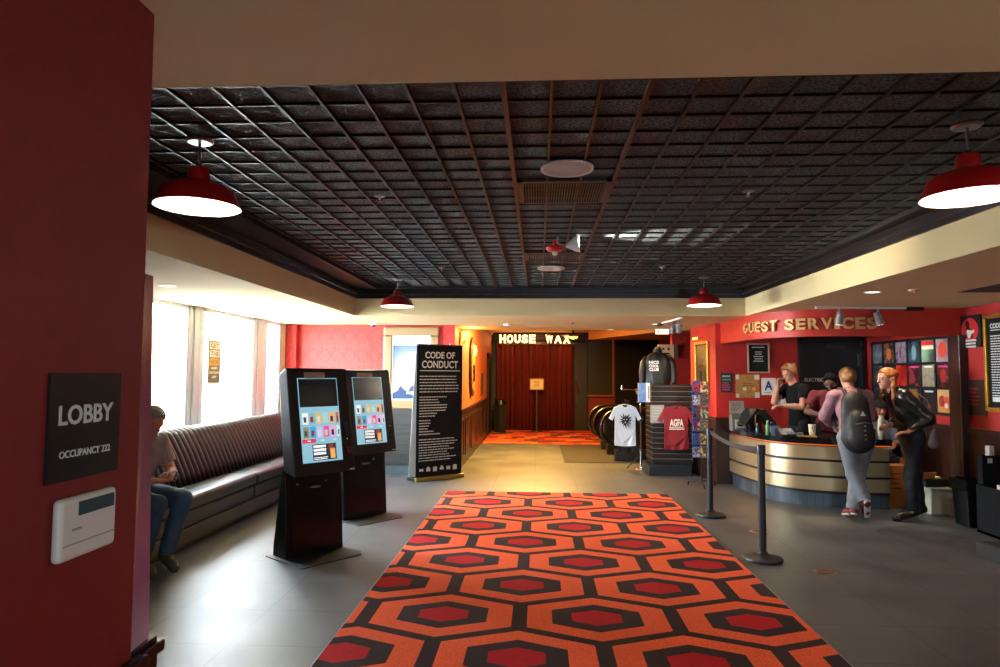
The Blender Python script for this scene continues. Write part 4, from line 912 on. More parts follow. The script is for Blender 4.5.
# windbreaker jacket on a bust form, standing on the tower
def jacket():
    jx = atd(658, 380, 11.5).x; t = thing('display_jacket', 'olive black windbreaker with white back lettering shown on top of the tower', 'jacket', (jx, 11.5, 1.475), math.radians(-14))
    prof = [(.20, 0), (.215, .03), (.21, .12), (.225, .28), (.23, .38), (.20, .47), (.13, .525), (.07, .55), (.065, .56)]
    b = MB().lathe(prof, n=40, sy=.55)
    b.v = [(x*(1+.04*math.sin(z*30+x*20)), y+.012*math.sin(x*40+z*12), z) for x, y, z in b.v]
    jm = mat('jacket_nylon', '#14130e', .5, bump=.3, bscale=14)
    b.out('body', jm, t, smooth=True)
    for s in (-1, 1):
        MB().loft([((s*.17, 0, .455), .062), ((s*.235, .0, .36), .062), ((s*.262, -.0, .2), .058), ((s*.265, -.01, .04), .045), ((s*.262, -.01, .01), .04)], 16).out('sleeve', jm, t, smooth=True)
    MB().lathe([(.062, .54), (.075, .555), (.07, .60), (.055, .60), (.05, .56)], n=24, sy=.8).out('collar', jm, t, smooth=True)
    MB().lathe([(0, .0), (.05, .0), (.05, .62), (.04, .64), (0, .645)], n=20).out('bust_form', mat('bust_grey', '#4c4438', .5), t)
    wm = mat('jacket_print', '#e6e0d6', .6, emit=.0)
    for s, z in (('NICE', .375), ('COOL', .315), ('CLUB', .255)):
        text('back_lettering', s, (-.055, -.137, z), X_, Z_, W=.16, H=.05, m=wm, parent=t, depth=.006, bold=.045)
jacket()

# lit framed poster on the slanted column face
cA = Vector((2.60, 11.55, 0)); cB = Vector((2.715, 10.38, 0)); cu_ = (cB-cA).normalized(); 
t = thing('column_poster', 'narrow looking gold framed poster lit from above on the red column', 'poster', cA+cu_*.28)
frame(t, cu_, (0, 0, 1.24), .62, .94, .05, gold, .035, .008)
quad('print', cu_.cross(Z_)*.01+cu_*.04+Vector((0, 0, 1.28)), cu_, Z_, .54, .86, poster_mat('column_print', ['#1c100a', '#3a2414', '#5c4424', '#24120c'], 3, 5), t, t=.004)
light('column_light', 'SPOT', (2.40, 10.95, 2.40), 22, (1, .7, .3), target=(2.66, 10.98, 1.9), spot_size=math.radians(60), spot_blend=.7, shadow_soft_size=.03)
t = thing('picture_light', 'small brass picture light above the column poster', 'lamp', cA+cu_*.59+Vector((0, 0, 2.2)))
nn_ = cu_.cross(Z_); MB().tube([(0, 0, .02), tuple(nn_*.06+Z_*.06), tuple(nn_*.12+Z_*.03)], .006, 8).out('arm', gold, t); MB().cyl(tuple(nn_*.12-cu_*.08+Z_*.03), tuple(nn_*.12+cu_*.08+Z_*.03), .016, n=12).out('lamp_head', mat('amber_glass'), t)

# ---------------------------------------------------------------- service wall things
WY = 10.378
def wallbox(px0, py0, px1, py1, y=WY):
    a = atd(px0, py1, y); b = atd(px1, py0, y); return a.x, a.z, b.x-a.x, b.z-a.z
x, z, w_, h_ = wallbox(747.5, 343.5, 769, 373)
t = thing('menu_board', 'framed black letter board on the red service wall', 'board', (x, WY, z))
frame(t, X_, (0, 0, 0), w_, h_, .022, mat('pale_wood', '#b08c68', .5), .025, .004); quad('felt', (.018, -.01, .018), X_, Z_, w_-.036, h_-.036, mat('felt', '#0c0b0b', .9), t, t=.006)
lm_ = mat('letter_cream', '#c8c4bc', .7)
lines('lettering', (w_*.2, -.011, h_-.06), X_, Z_, w_*.6, 1, .03, .014, lm_, t, seed=1, amin=.95); lines('lettering', (w_*.25, -.011, h_-.13), X_, Z_, w_*.5, 5, .035, .013, lm_, t, seed=4, amin=.5, left=False)
x, z, w_, h_ = wallbox(721, 373, 732.5, 392.5)
t = thing('chalk_sign', 'small hanging chalkboard with green and pink writing', 'sign', (x, WY, z))
quad('slate', (0, -.008, 0), X_, Z_, w_, h_, mat('slate_grey', '#242826', .8), t, t=.008)
MB().tube([(w_*.12, -.006, h_), (w_*.5, -.004, h_+.08), (w_*.88, -.006, h_)], .002, 6).out('cord', blackm, t)
lines('chalk_lettering', (.02, -.0085, h_-.05), X_, Z_, w_-.05, 1, .04, .025, mat('chalk_pale', '#9ab0a8', .8), t, seed=1, amin=.9); lines('chalk_lettering', (.02, -.0085, h_-.1), X_, Z_, w_-.05, 1, .04, .025, mat('chalk_green', '#30a060', .8), t, seed=2, amin=.9)
lines('chalk_lettering', (.02, -.0085, h_-.15), X_, Z_, w_-.05, 4, .035, .018, mat('chalk_pink', '#c83c64', .8), t, seed=3, amin=.7)
x, z, w_, h_ = wallbox(735.8, 374.7, 759, 397.5)
t = thing('cork_board', 'cork pinboard with small papers in its corners', 'board', (x, WY, z))
quad('cork', (0, -.01, 0), X_, Z_, w_, h_, speckle('cork', '#9a6a30', '#c08c4c', 60), t, t=.01)
for (a_, b_, c_, d_) in ((.0, h_-.07, .045, .07), (w_-.075, h_-.075, .075, .075), (0, .0, .05, .06), (w_-.07, 0, .07, .08)): quad('pinned_paper', (a_, -.0115, b_), X_, Z_, c_, d_, wpaper, t, t=.001)
lines('writing', (w_*.3, -.011, h_*.62), X_, Z_, .16, 2, .03, .012, mat('print_dark'), t, seed=3, amin=.8)
for x_, c_ in ((.13, '#d8d4c8'), (.27, '#e0a030')): MB().cyl((x_, -.018, h_*.38), (x_, -.01, h_*.38), .028, n=16).out('badge', mat('badge_'+c_[1:], c_, .5), t)
x, z, w_, h_ = wallbox(761.4, 378, 775.5, 395)
t = thing('grade_card', 'white card with a large blue letter A', 'sign', (x, WY, z)); quad('card', (0, -.004, 0), X_, Z_, w_, h_, mat('card_white', '#d8d2c6', .6), t, t=.004)
text('lettering', 'A', (w_/2, -.0045, h_*.55), X_, Z_, W=w_*.58, H=h_*.55, m=mat('grade_blue', '#1c2c7c', .6), parent=t, depth=.001, bold=.03)
lines('printed_text', (w_*.2, -.0045, h_*.14), X_, Z_, w_*.7, 1, .02, .008, mat('grade_blue'), t, seed=1)
x, z, w_, h_ = wallbox(778, 384, 786, 406); tag(quad('paper_notice', (x, WY-.003, z), X_, Z_, w_, h_, wpaper, None, t=.003), 'plain white paper on the wall behind the staff member on the phone', 'paper')
x, z, w_, h_ = wallbox(790.5, 363.5, 795, 373)
t = thing('wall_notice', 'small blue and white notice on the wall behind the phoning clerk\'s head', 'notice', (x, WY, z)); quad('card', (0, -.004, 0), X_, Z_, w_, h_, wpaper, t, t=.004); quad('blue_band', (.01, -.005, h_*.3), X_, Z_, w_-.02, h_*.6, mat('grade_blue'), t, t=.001)

# poster rack on the side wall (X = PXW), view from -X
t = thing('poster_rack', 'black gridded wall rack holding three rows of small square posters', 'rack', (PXW, 0, 0))
ya, yb = atx(873, 343, PXW).y, atx(951.5, 337, PXW).y; zt, zb = 2.118, 1.185
MB().box(-.012, 0, yb-.02, ya+.02, zb-.02, zt+.02).out('back_board', blackm, t)
cw = (ya-yb)/6; chh = (zt-zb)/3; b = MB()
for k in range(7): b.box(-.03, -.012, yb+cw*k-.012, yb+cw*k+.012, zb-.02, zt+.02)
for k in range(4): b.box(-.032, -.012, yb-.02, ya+.02, zb+chh*k-.012, zb+chh*k+.012)
b.out('rack_frame', black, t, bevel=.002)
def dk(h, f=.62): return '#'+''.join('%02x' % int(int(h[i:i+2], 16)*f) for i in (1, 3, 5))
pal = [['#1a1a1e', '#787888', '#c8c8d0'], ['#1c3a6c', '#c87a30', '#3a6ca0'], ['#b89ab8', '#e0c8d8', '#5a3048'], ['#22262c', '#406070', '#8a9aa0'], ['#58806a', '#7aa088', '#2c4438'], ['#a88a94', '#c8a8ac', '#b0a0b0'],
       ['#1c1c1c', '#686868', '#a8a8a8'], ['#161616', '#303030', '#505050'], ['#c0140e', '#d83020', '#8c0c08'], ['#241c1c', '#c03038', '#808078'], ['#1c1a1a', '#d8d0a8', '#b8a8a0'], ['#100e0e', '#8c2018', '#c8b8b0'],
       ['#141416', '#6a6a74', '#a0a0a8'], ['#141416', '#44444c', '#888890'], ['#181410', '#584838', '#a08868'], ['#202028', '#c89028', '#b03030'], ['#16141c', '#24202c', '#3c2030'], ['#c88a4c', '#d8a870', '#e0c090']]
rown = ('top', 'middle', 'bottom'); coln = ('first', 'second', 'third', 'fourth', 'fifth', 'sixth')
look = ['grey figures', 'blue and orange scene', 'pale pink figure', 'dark teal figure', 'green and red', 'orange disc on mauve',
        'grey faces', 'black print', 'plain bright red print', 'red and grey collage', 'cream shapes', 'round red figure', 'grey tones', 'near black', 'brown tones', 'gold flecks', 'black red-marked', 'tan two-circle']
for r in range(3):
    for c in range(6):
        i = r*6+c; y0_ = ya-cw*(c+1)+.018; z0_ = zt-chh*(r+1)+.016; pw, ph_ = cw-.036, chh-.032
        d = thing('small_poster', '%s poster, %s row, %s from left in wall rack' % (look[i], rown[r], coln[c]), 'poster', (PXW-.016, y0_+pw, z0_), 0, 'posters in the wall rack')
        U_ = -Y_
        quad('print', (0, 0, 0), U_, Z_, pw, ph_, poster_mat('print_%d' % i, [dk(c_, .9 if i in (4, 5, 8, 17) else .6) for c_ in pal[i]], i+1, 7 if i not in (5, 8, 16, 17, 4) else 1.5), d, t=.003)
        def disc(cx_, cz_, rx, rz, m, dz=.001):
            k = 20; MB().add([(-.0015*dz*1000-.0005, -(cx_+rx*math.cos(2*PI*j/k)), cz_+rz*math.sin(2*PI*j/k)) for j in range(k)], [tuple(range(k))]).out('printed_shape', m, d)
        if i == 5: disc(pw*.48, ph_*.52, pw*.33, ph_*.33, mat('p_orange', '#d0472c', .5))
        elif i == 4:
            quad('printed_band', (-.001, 0, ph_*.76), U_, Z_, pw, ph_*.2, mat('p_red', '#b0141c', .5), d, t=.001); quad('printed_band', (-.001, -pw*.05, ph_*.58), U_, Z_, pw*.9, ph_*.17, mat('p_cream', '#c8bca0', .5), d, t=.001)
        elif i == 11: disc(pw*.5, ph_*.5, pw*.24, ph_*.3, mat('p_dred', '#8c1c18', .5))
        elif i == 17: disc(pw*.32, ph_*.5, pw*.2, ph_*.25, mat('p_brick', '#8c2a1c', .5)); disc(pw*.66, ph_*.42, pw*.22, ph_*.28, mat('p_orange')); disc(pw*.66, ph_*.3, pw*.14, ph_*.12, mat('p_cream'), .002)
        elif i == 16: disc(pw*.5, ph_*.22, pw*.12, ph_*.1, mat('p_redm', '#a82430', .5))
        elif i == 2: disc(pw*.45, ph_*.5, pw*.08, ph_*.28, mat('p_plum', '#5a2c40', .5))
        elif i == 3: disc(pw*.5, ph_*.45, pw*.2, ph_*.35, mat('p_teal', '#5a7c88', .5))
        elif i == 1: disc(pw*.5, ph_*.45, pw*.22, ph_*.3, mat('p_amber', '#c8682c', .5))
        if i in (9, 10, 11, 16): lines('printed_title', (-.0012, -pw*.15, ph_*.9), U_, Z_, pw*.7, 1, .03, .022, mat('p_title%d' % (i % 2), ['#d8d8d0', '#c83c8c'][i % 2], .5), d, t=.001, seed=i, amin=.9, left=False)
# round red picture, dark notice, gold framed conduct board on the same wall
def sidebox(px0, py0, px1, py1, X=PXW):
    a = atx(px0, py0, X); b = atx(px1, py1, X); c = atx(px0, py1, X); return a.y, b.y, b.z, atx(px1, py0, X).z
ya_, yb_, z0_, z1_ = sidebox(960.5, 316, 983, 346.5)
z1_ = atx(982, 314, PXW).z; z0_ = atx(982, 347, PXW).z
t = thing('round_picture', 'black poster with a figure on a red disc, upper one beside the pillar', 'poster', (PXW, ya_, z0_))
pw, ph_ = ya_-yb_, z1_-z0_
quad('backing', (-.02, 0, 0), -Y_, Z_, pw, ph_, blackm, t, t=.02, bevel=.003)
k = 30; MB().add([(-.021, -(pw*.5+pw*.40*math.cos(2*PI*j/k)), ph_*.55+ph_*.37*math.sin(2*PI*j/k)) for j in range(k)], [tuple(range(k))]).out('red_disc', mat('disc_red', '#c01c24', .5), t)
def pblob(name, pts, m, x=-.022): MB().add([(x, -pw*a_, ph_*b_) for a_, b_ in pts], [tuple(range(len(pts)))]).out(name, m, t)
pblob('printed_figure', [(.3, .3), (.34, .62), (.30, .74), (.36, .84), (.46, .84), (.52, .74), (.5, .62), (.62, .5), (.66, .3)], black)
pblob('printed_figure', [(.36, .5), (.4, .56), (.62, .52), (.7, .56), (.74, .48), (.6, .42), (.52, .3), (.42, .3)], wpaper, -.023)
lines('printed_title', (-.023, -pw*.2, ph_*.22), -Y_, Z_, pw*.6, 3, .035, .022, wpaper, t, t=.001, seed=2, amin=.85, left=False)
z1_ = atx(984, 380, PXW).z; z0_ = atx(984, 416, PXW).z; ya_ = atx(965.5, 400, PXW).y; yb_ = atx(987, 400, PXW).y
t = thing('dark_notice', 'black notice with dark red writing beneath the red disc poster', 'sign', (PXW, ya_, z0_)); pw, ph_ = ya_-yb_, z1_-z0_
quad('backing', (-.015, 0, 0), -Y_, Z_, pw, ph_, mat('notice_black', '#141112', .5), t, t=.015, bevel=.003)
lines('printed_text', (-.016, -pw*.2, ph_*.75), -Y_, Z_, pw*.65, 5, ph_*.11, .022, mat('notice_red', '#8c1c28', .6), t, t=.001, seed=11, amin=.6)
quad('printed_text', (-.016, -pw*.1, ph_*.08), -Y_, Z_, .03, .05, wpaper, t, t=.001)
z1_ = atx(986, 315, PXW).z; z0_ = atx(986, 411, PXW).z; ya_ = atx(988.5, 400, PXW).y; yb_ = ya_-.78
t = thing('conduct_board', 'gold framed black CODE OF CONDUCT board at the right edge', 'board', (PXW, ya_, z0_)); pw, ph_ = ya_-yb_, z1_-z0_
frame(t, -Y_, (0, 0, 0), pw, ph_, .045, gold, .04, .01)
quad('print', (-.012, -.05, .05), -Y_, Z_, pw-.1, ph_-.1, sheet, t, t=.008)
text('headline', 'CODE OF CONDUCT', (-.013, -pw/2, ph_-.13), -Y_, Z_, W=pw-.18, H=.055, m=wh, parent=t, depth=.001, bold=.02)
quad('rule', (-.013, -.09, ph_-.18), -Y_, Z_, pw-.18, .008, wh, t, t=.001)
lines('printed_text', (-.013, -.09, ph_-.24), -Y_, Z_, pw-.2, 24, .028, .011, wh, t, t=.001, seed=21, amin=.5)
MB().box(-.014, -.012, -.26, -.09, .11, .16).box(-.014, -.012, -.45, -.3, .11, .16).out('logo_row', wh, t)
# ---------------------------------------------------------------- belt posts
def post(x, y, label, belt_to=None):
    t = thing('belt_post', label, 'belt post', (x, y, 0), 0, 'belt barrier posts')
    pm = mat('post_black', '#1b1c1f', .45)
    MB().lathe([(0, 0), (.165, 0), (.172, .012), (.165, .028), (.12, .045), (.05, .058), (.04, .075), (0, .075)], n=36).out('base', pm, t, smooth='auto')
    MB().lathe([(.032, .06), (.032, .93)], n=24).out('pole', pm, t, smooth=True)
    MB().lathe([(.032, .93), (.038, .935), (.038, 1.01), (.034, 1.02), (0, 1.022)], n=24).out('belt_cassette', pm, t, smooth='auto')
    if belt_to:
        d = Vector(belt_to)-Vector((x, y)); L = d.length; d = Vector((d.x, d.y, 0)).normalized(); n = d.cross(Z_); b = MB(); k0 = 0
        pts = [(.04+(L-.08)*k/20, .975-.05*math.sin(PI*k/20)) for k in range(21)]
        for s, zz in pts:
            for hz in (-.024, .024):
                for hn in (-.0012, .0012): b.v.append(tuple(d*s+n*hn+Z_*(zz+hz)))
        for k in range(20):
            a_ = 4*k; b.f += [(a_, a_+1, a_+5, a_+4), (a_+2, a_+6, a_+7, a_+3), (a_, a_+4, a_+6, a_+2), (a_+1, a_+3, a_+7, a_+5)]
        b.out('belt', mat('belt_black', '#141519', .7), t)
PA = (2.01, 6.19); PB = (2.02, 8.04)
post(*PA, 'black belt barrier post nearest the camera beside the carpet', PB)
post(*PB, 'black belt barrier post farther back, before the disc spinner')

# ---------------------------------------------------------------- counter top things
ZW = .868
def onc(px, py=None, y=9.2): p = atd(px, py or 400, y); return Vector((p.x, y, ZW))
def monitor(cx, cy, rz, label):
    t = thing('till_monitor', label, 'monitor', (cx, cy, ZW), rz, 'till monitors')
    MB().box(-.09, .09, .02, .17, 0, .012).out('stand', black, t, bevel=.003)
    MB().prism([(.06, .01), (.14, .01), (.12, .24), (.08, .24)], -.03, .03, 'yz').out('neck', black, t)
    v = Vector((0, .85, 1)).normalized(); c_ = Vector((0, .02, .21))
    MB().obox(c_, X_, v, X_.cross(v), .17, .145, .014).out('screen_case', mat('monitor_black', '#0c0c0e', .35), t, bevel=.006)
    MB().obox(c_+X_.cross(v)*.0148, X_, v, X_.cross(v), .155, .13, .001).out('screen', mat('monitor_screen', '#181c20', .15), t); return t
mx_ = atd(755.5, 402, 9.35).x
monitor(mx_-.13, 9.40, math.radians(-80), 'tilted black till monitor leaning left on the counter')
monitor(mx_+.13, 9.34, math.radians(100), 'tilted black till monitor leaning right, back to back with the other')
def bottle(px, y, col, h, label, cap='#e8e8e8'):
    x = atd(px, 430, y).x; t = thing('bottle', label, 'bottle', (x, y, ZW), 0)
    MB().lathe([(0, 0), (.022, 0), (.024, .01), (.024, h*.6), (.012, h*.78), (.011, h*.9), (0, h*.9)], n=20).out('body', mat('bottle_'+col[1:], col, .2), t, smooth='auto')
    MB().lathe([(0, h*.9), (.013, h*.9), (.013, h), (0, h)], n=16).out('cap', mat('cap_'+cap[1:], cap, .4), t)
bottle(767.5, 8.93, '#4c9a58', .19, 'green bottle standing on the counter', '#7ac088'); bottle(757.5, 8.98, '#28384c', .15, 'dark blue spray bottle left of the green one', '#c04830'); bottle(771.5, 8.95, '#223350', .17, 'small navy bottle right of the green one', '#2a50a8')
x = atd(777, 433, 8.85).x
t = thing('brochure', 'pale blue folded brochure leaning on the counter', 'leaflet', (x, 8.84, ZW), .2); MB().add([(-.08, 0, .0), (.05, 0, 0), (.07, .0, .08), (.02, .03, .13), (-.09, .03, .12), (-.08, .004, 0), (.05, .004, 0), (.07, .004, .08), (.02, .034, .13), (-.09, .034, .12)], [(0, 1, 2, 3, 4), (9, 8, 7, 6, 5), (0, 5, 6, 1), (1, 6, 7, 2), (2, 7, 8, 3), (3, 8, 9, 4), (4, 9, 5, 0)]).out('paper', mat('pale_blue', '#7f9cbc', .6), t)
MB().add([(-.02, -.001, .03), (.035, -.001, .035), (.0, .018, .08)], [(0, 1, 2)]).out('printed_mark', mat('mark_navy', '#1c2c4c', .6), t)
x = atd(785.5, 430, 8.78).x
t = thing('desk_phone', 'black desk telephone base with keypad on the counter', 'telephone', (x, 8.76, ZW), .1)
MB().prism([(-.08, 0), (.1, 0), (.1, .09), (.07, .10), (-.08, .03)], -.10, .10, 'yz').out('body', mat('phone_black', '#121214', .35), t, bevel=.006)
b = MB()
for i in range(4):
    for j in range(3): b.box(-.02+.028*i, -.002+.028*i, -.07+.03*j, -.055+.03*j, .035+.012*j, .047+.012*j)
b.out('keys', mat('key_grey', '#8c9098', .5), t)
t = thing('credit_terminal', 'light grey card terminal with display at the left end of the counter', 'card terminal', (atd(729, 425, 9.6).x+.12, 9.55, ZW), 0)
MB().prism([(-.08, 0), (.08, 0), (.08, .20), (.05, .24), (-.04, .22), (-.08, .05)], -.11, .11, 'yz').out('body', mat('terminal_grey', '#5c5a52', .5), t, bevel=.01)
MB().box(-.07, .07, -.085, -.06, .03, .16).out('reader', mat('terminal_light', '#a8a294', .5), t, bevel=.006); MB().box(-.035, .035, -.09, -.085, .07, .12).out('display', gloss, t)
MB().box(-.06, .06, -.088, -.08, .03, .045).out('blue_strip', mat('strip_blue', '#2c6090', .5), t)
quad('notice_card', (-.10, .09, .24), X_, Z_, .2, .17, mat('card_grey', '#9c968a', .6), t, t=.004); lines('printed_text', (-.08, .0895, .38), X_, Z_, .16, 7, .018, .006, mat('print_dark'), t, seed=5)
t = thing('paper_stack', 'cream upright notice between the till monitors and the wall', 'notice', (atd(748, 410, 9.75).x, 9.72, ZW)); quad('sheet', (-.14, 0, .0), X_, Z_, .28, .30, mat('cream_sheet', '#c8b890', .7), t, t=.004); MB().box(-.14, .14, -.03, .03, 0, .01).out('holder', black, t)
lines('printed_text', (-.11, -.001, .26), X_, Z_, .22, 6, .02, .006, mat('print_dark'), t, seed=8)
x = atd(812, 425, 8.78).x
t = thing('paper_cup', 'cream paper cup with a small printed face', 'cup', (x, 8.78, ZW)); MB().lathe([(0, 0), (.034, 0), (.044, .15), (.047, .155), (.042, .152), (.033, .004)], n=24).out('cup', mat('cup_cream', '#d8cca8', .6), t, smooth='auto')
MB().box(-.02, -.008, -.043, -.035, .10, .12).box(.008, .018, -.043, -.035, .10, .12).box(-.006, .006, -.041, -.033, .065, .085).out('print', mat('print_dark'), t)
x0 = atd(797, 433, 8.7).x
t = thing('tape_strap', 'yellow lanyard lying on the counter near the paper cup', 'lanyard', (x0, 8.70, ZW)); MB().tube([(0, 0, .008), (.06, .02, .01), (.13, .0, .008), (.2, .03, .01), (.25, .01, .008)], .009, 6).out('strap', mat('yellow_strap', '#c8982c', .7), t); MB().box(.0, .03, -.01, .02, .001, .016).out('clasp', steel, t)
t = thing('mint_box', 'small pale box on the counter beside the lanyard', 'box', (atd(800, 428, 8.9).x, 8.92, ZW)); MB().box(-.04, .04, -.03, .03, 0, .035).out('box', mat('pale_box', '#a89c78', .6), t, bevel=.003); MB().box(-.03, .03, -.031, -.03, .008, .026).out('label_print', mat('strip_blue'), t)
x = atd(885, 432, 8.72).x
t = thing('paper_bag', 'tall white crumpled paper bag on the counter beside the woman', 'bag', (x-.01, 8.78, ZW)); b = MB().lathe([(0, 0), (.04, 0), (.042, .08), (.036, .2), (.026, .26), (.012, .27)], n=16, sy=.7); b.v = [(x_+.006*math.sin(z_*60), y_+.006*math.sin(z_*45+x_*50), z_) for x_, y_, z_ in b.v]; b.out('bag', mat('bag_white', '#d0c8a8', .7), t, smooth=True)
MB().box(-.03, .03, -.012, .012, .262, .275).out('fold', mat('bag_white'), t)
t = thing('receipt_printer', 'dark receipt printer with a red stripe between the customers', 'printer', (atd(869, 430, 8.85).x, 8.87, ZW)); MB().box(-.07, .07, -.07, .07, 0, .10).out('body', mat('printer_grey', '#2c2c30', .5), t, bevel=.008); MB().box(-.06, .06, -.073, -.07, .055, .075).out('red_stripe', mat('stripe_red', '#a01c18', .5), t); MB().box(-.05, .05, -.02, .0, .10, .112).out('receipt', wpaper, t)

# ---------------------------------------------------------------- right side clutter
kr = mat('kraft_card', '#a8692c', .8, noise_=.1)
p = Vector((4.50, 8.84, 0))
t = thing('cardboard_box', 'tall brown cardboard box leaning between the counter and the woman', 'box', p, 0)
MB().box(-.17, .17, -.12, .12, 0, .52).out('carton', kr, t, bevel=.004); MB().box(-.18, -.16, -.12, .12, .50, .62).out('flap', kr, t); MB().box(.16, .18, -.12, .12, .50, .60).out('flap', kr, t); lines('print', (-.12, -.121, .42), X_, Z_, .2, 4, .06, .02, mat('carton_print', '#6a3c18', .8), t, seed=2)
p = atz(925, 488); t = thing('storage_box', 'low white box filled with crumpled paper on the floor', 'box', (4.81, 8.98, 0), .0)
MB().box(-.12, .12, -.15, .15, 0, .26).out('carton', mat('carton_white', '#b0aa98', .7), t, bevel=.004)
b = MB(); rn = random.Random(4)
for k in range(7): b.loft([((-.08+.027*k, rn.uniform(-.08, .08), .24), .05), ((-.08+.027*k, rn.uniform(-.08, .08), .30), .04)], 6)
b.out('packing_paper', mat('packing_paper', '#d8c8a0', .8), t)
p = atz(950, 508); t = thing('plastic_bin', 'clear plastic storage bin with folded papers on the floor', 'storage bin', (4.78, 8.46, 0), 0)
cb_ = mat('clear_plastic', '#b8b2a0', .25, alpha=.55)
b = MB().prism([(-.17, 0), (.17, 0), (.2, .30), (-.2, .30)], -.13, .14, 'yz'); b.f = b.f[:1]*0+[f for f in b.f if True][:]
b.out('tub', cb_, t, bevel=.01); MB().box(-.14, .15, -.21, .21, .295, .315).out('rim', mat('rim_plastic', '#9a9484', .3), t); MB().box(-.11, .12, -.15, .15, .01, .2).out('contents', mat('packing_paper'), t)
t = thing('open_carton', 'small brown open carton resting above the clear bin', 'box', (4.77, 8.50, .315), .2); MB().box(-.14, .14, -.1, .1, 0, .09).out('carton', blackm, t); MB().obox((-.12, -.08, .12), X_, (0, -.5, 1), (0, 1, .5), .12, .06, .003).out('flap', kr, t); MB().box(-.1, .1, -.06, .06, .09, .11).out('packing_paper', mat('packing_paper'), t)
t = thing('rubbish_bin', 'black rubbish bin lined with a plastic bag, beside the clear tub', 'bin', (4.80, 7.76, 0), math.radians(0))
b = MB(); q4 = lambda h, z: [(-h, -h, z), (h, -h, z), (h, h, z), (-h, h, z)]
b.add(q4(.115, 0)+q4(.142, .50)+q4(.132, .50)+q4(.11, .05), [(3, 2, 1, 0), (0, 1, 5, 4), (1, 2, 6, 5), (2, 3, 7, 6), (3, 0, 4, 7), (4, 5, 9, 8), (5, 6, 10, 9), (6, 7, 11, 10), (7, 4, 8, 11), (8, 9, 13, 12), (9, 10, 14, 13), (10, 11, 15, 14), (11, 8, 12, 15), (12, 13, 14, 15)])
b.out('body', mat('bin_black', '#0d0d0e', .4), t, bevel=.008)
b = MB(); rn = random.Random(9); ring = []
for k in range(32):
    th = 2*PI*k/32; s = 1/max(abs(math.cos(th)), abs(math.sin(th))); ring.append((th, s))
for dz, rr in ((.505, .144), (.515, .146), (.43, .147), (.39, .149)):
    for th, s in ring: b.v.append((rr*s*math.cos(th), rr*s*math.sin(th), dz+rn.uniform(-.012, .012)))
for i in range(3):
    for k in range(32): a_ = i*32+k; c_ = i*32+(k+1) % 32; b.f.append((a_, c_, c_+32, a_+32))
b.out('liner', mat('liner_black', '#121214', .2), t)
bx = mat('crate_black', '#09090a', .7, bump=.1, spec=.2)
t = thing('merchandise_bin', 'large black box bin at the right edge holding cased goods', 'bin', (4.88, 7.25, 0), math.radians(0))
def openbin(x0, x1, y0, y1, h, t):
    return MB().box(x0, x1, y0, y0+.012, 0, h).box(x0, x1, y1-.012, y1, 0, h).box(x0, x0+.012, y0, y1, 0, h).box(x1-.012, x1, y0, y1, 0, h).box(x0, x1, y0, y1, 0, .03).out('body', bx, t, bevel=.003)
t.location = (4.66, 7.02, 0); openbin(0, .25, 0, .45, .50, t); MB().box(0, .25, -.008, 0, 0, .015).out('kick_strip', mat('kick_tan', '#6a5030', .6), t)
t = thing('merchandise_bin', 'taller black box bin behind the first one at the right edge', 'bin', (4.755, 7.16, 0), 0)
t.location = (4.755, 7.49, 0); openbin(0, .17, 0, .10, .80, t); quad('label_print', (.05, -.002, .72), X_, Z_, .05, .05, mat('label_pale', '#a8a8a0', .6), t, t=.001)
for (x_, y_, z_, w_, h_, c_, lb, z0) in ((4.705, 7.09, 0, .06, .16, '#b8b0a8', 'white spined case at the left in the front black bin', .48), (4.79, 7.09, 0, .10, .16, '#34343a', 'dark patterned case beside the white one in the front bin', .48), (4.86, 7.50, 0, .05, .22, '#b8b0a8', 'white spined case in the taller black bin', .78)):
    t = thing('boxed_case', lb, 'box', (x_, y_, .03 if z0 < .7 else .03), 0, 'cased goods in the black bins')
    H_ = z0+h_-.03-.1; MB().box(-w_/2, w_/2, 0, .07, 0, H_).out('case', mat('case_'+c_[1:], c_, .5, noise_=.15, nscale=30), t, bevel=.003)
    if c_ == '#b8b0a8': lines('printed_text', (.008, -.001, H_-.14), Z_, -X_, .12, 2, .018, .008, mat('print_dark'), t, seed=3)
    else:
        b = MB()
        for i in range(3):
            for j in range(4): b.obox((-.033+.03*i+(j % 2)*.01, -.001, H_-.13+.035*j), X_, Y_, Z_, .007, .001, .011)
        b.out('printed_shape', mat('p_grey', '#6a6a72', .5), t)
t = thing('floor_plinth', 'low dark plinth at the right edge in front of the large bin', 'plinth', (4.30, 6.30, 0), math.radians(0)); MB().box(-.25, .6, -.2, .22, 0, .12).out('block', mat('plinth_grey'), t, bevel=.006); MB().box(-.23, .58, -.18, .2, .12, .13).out('top_sheet', blackm, t)
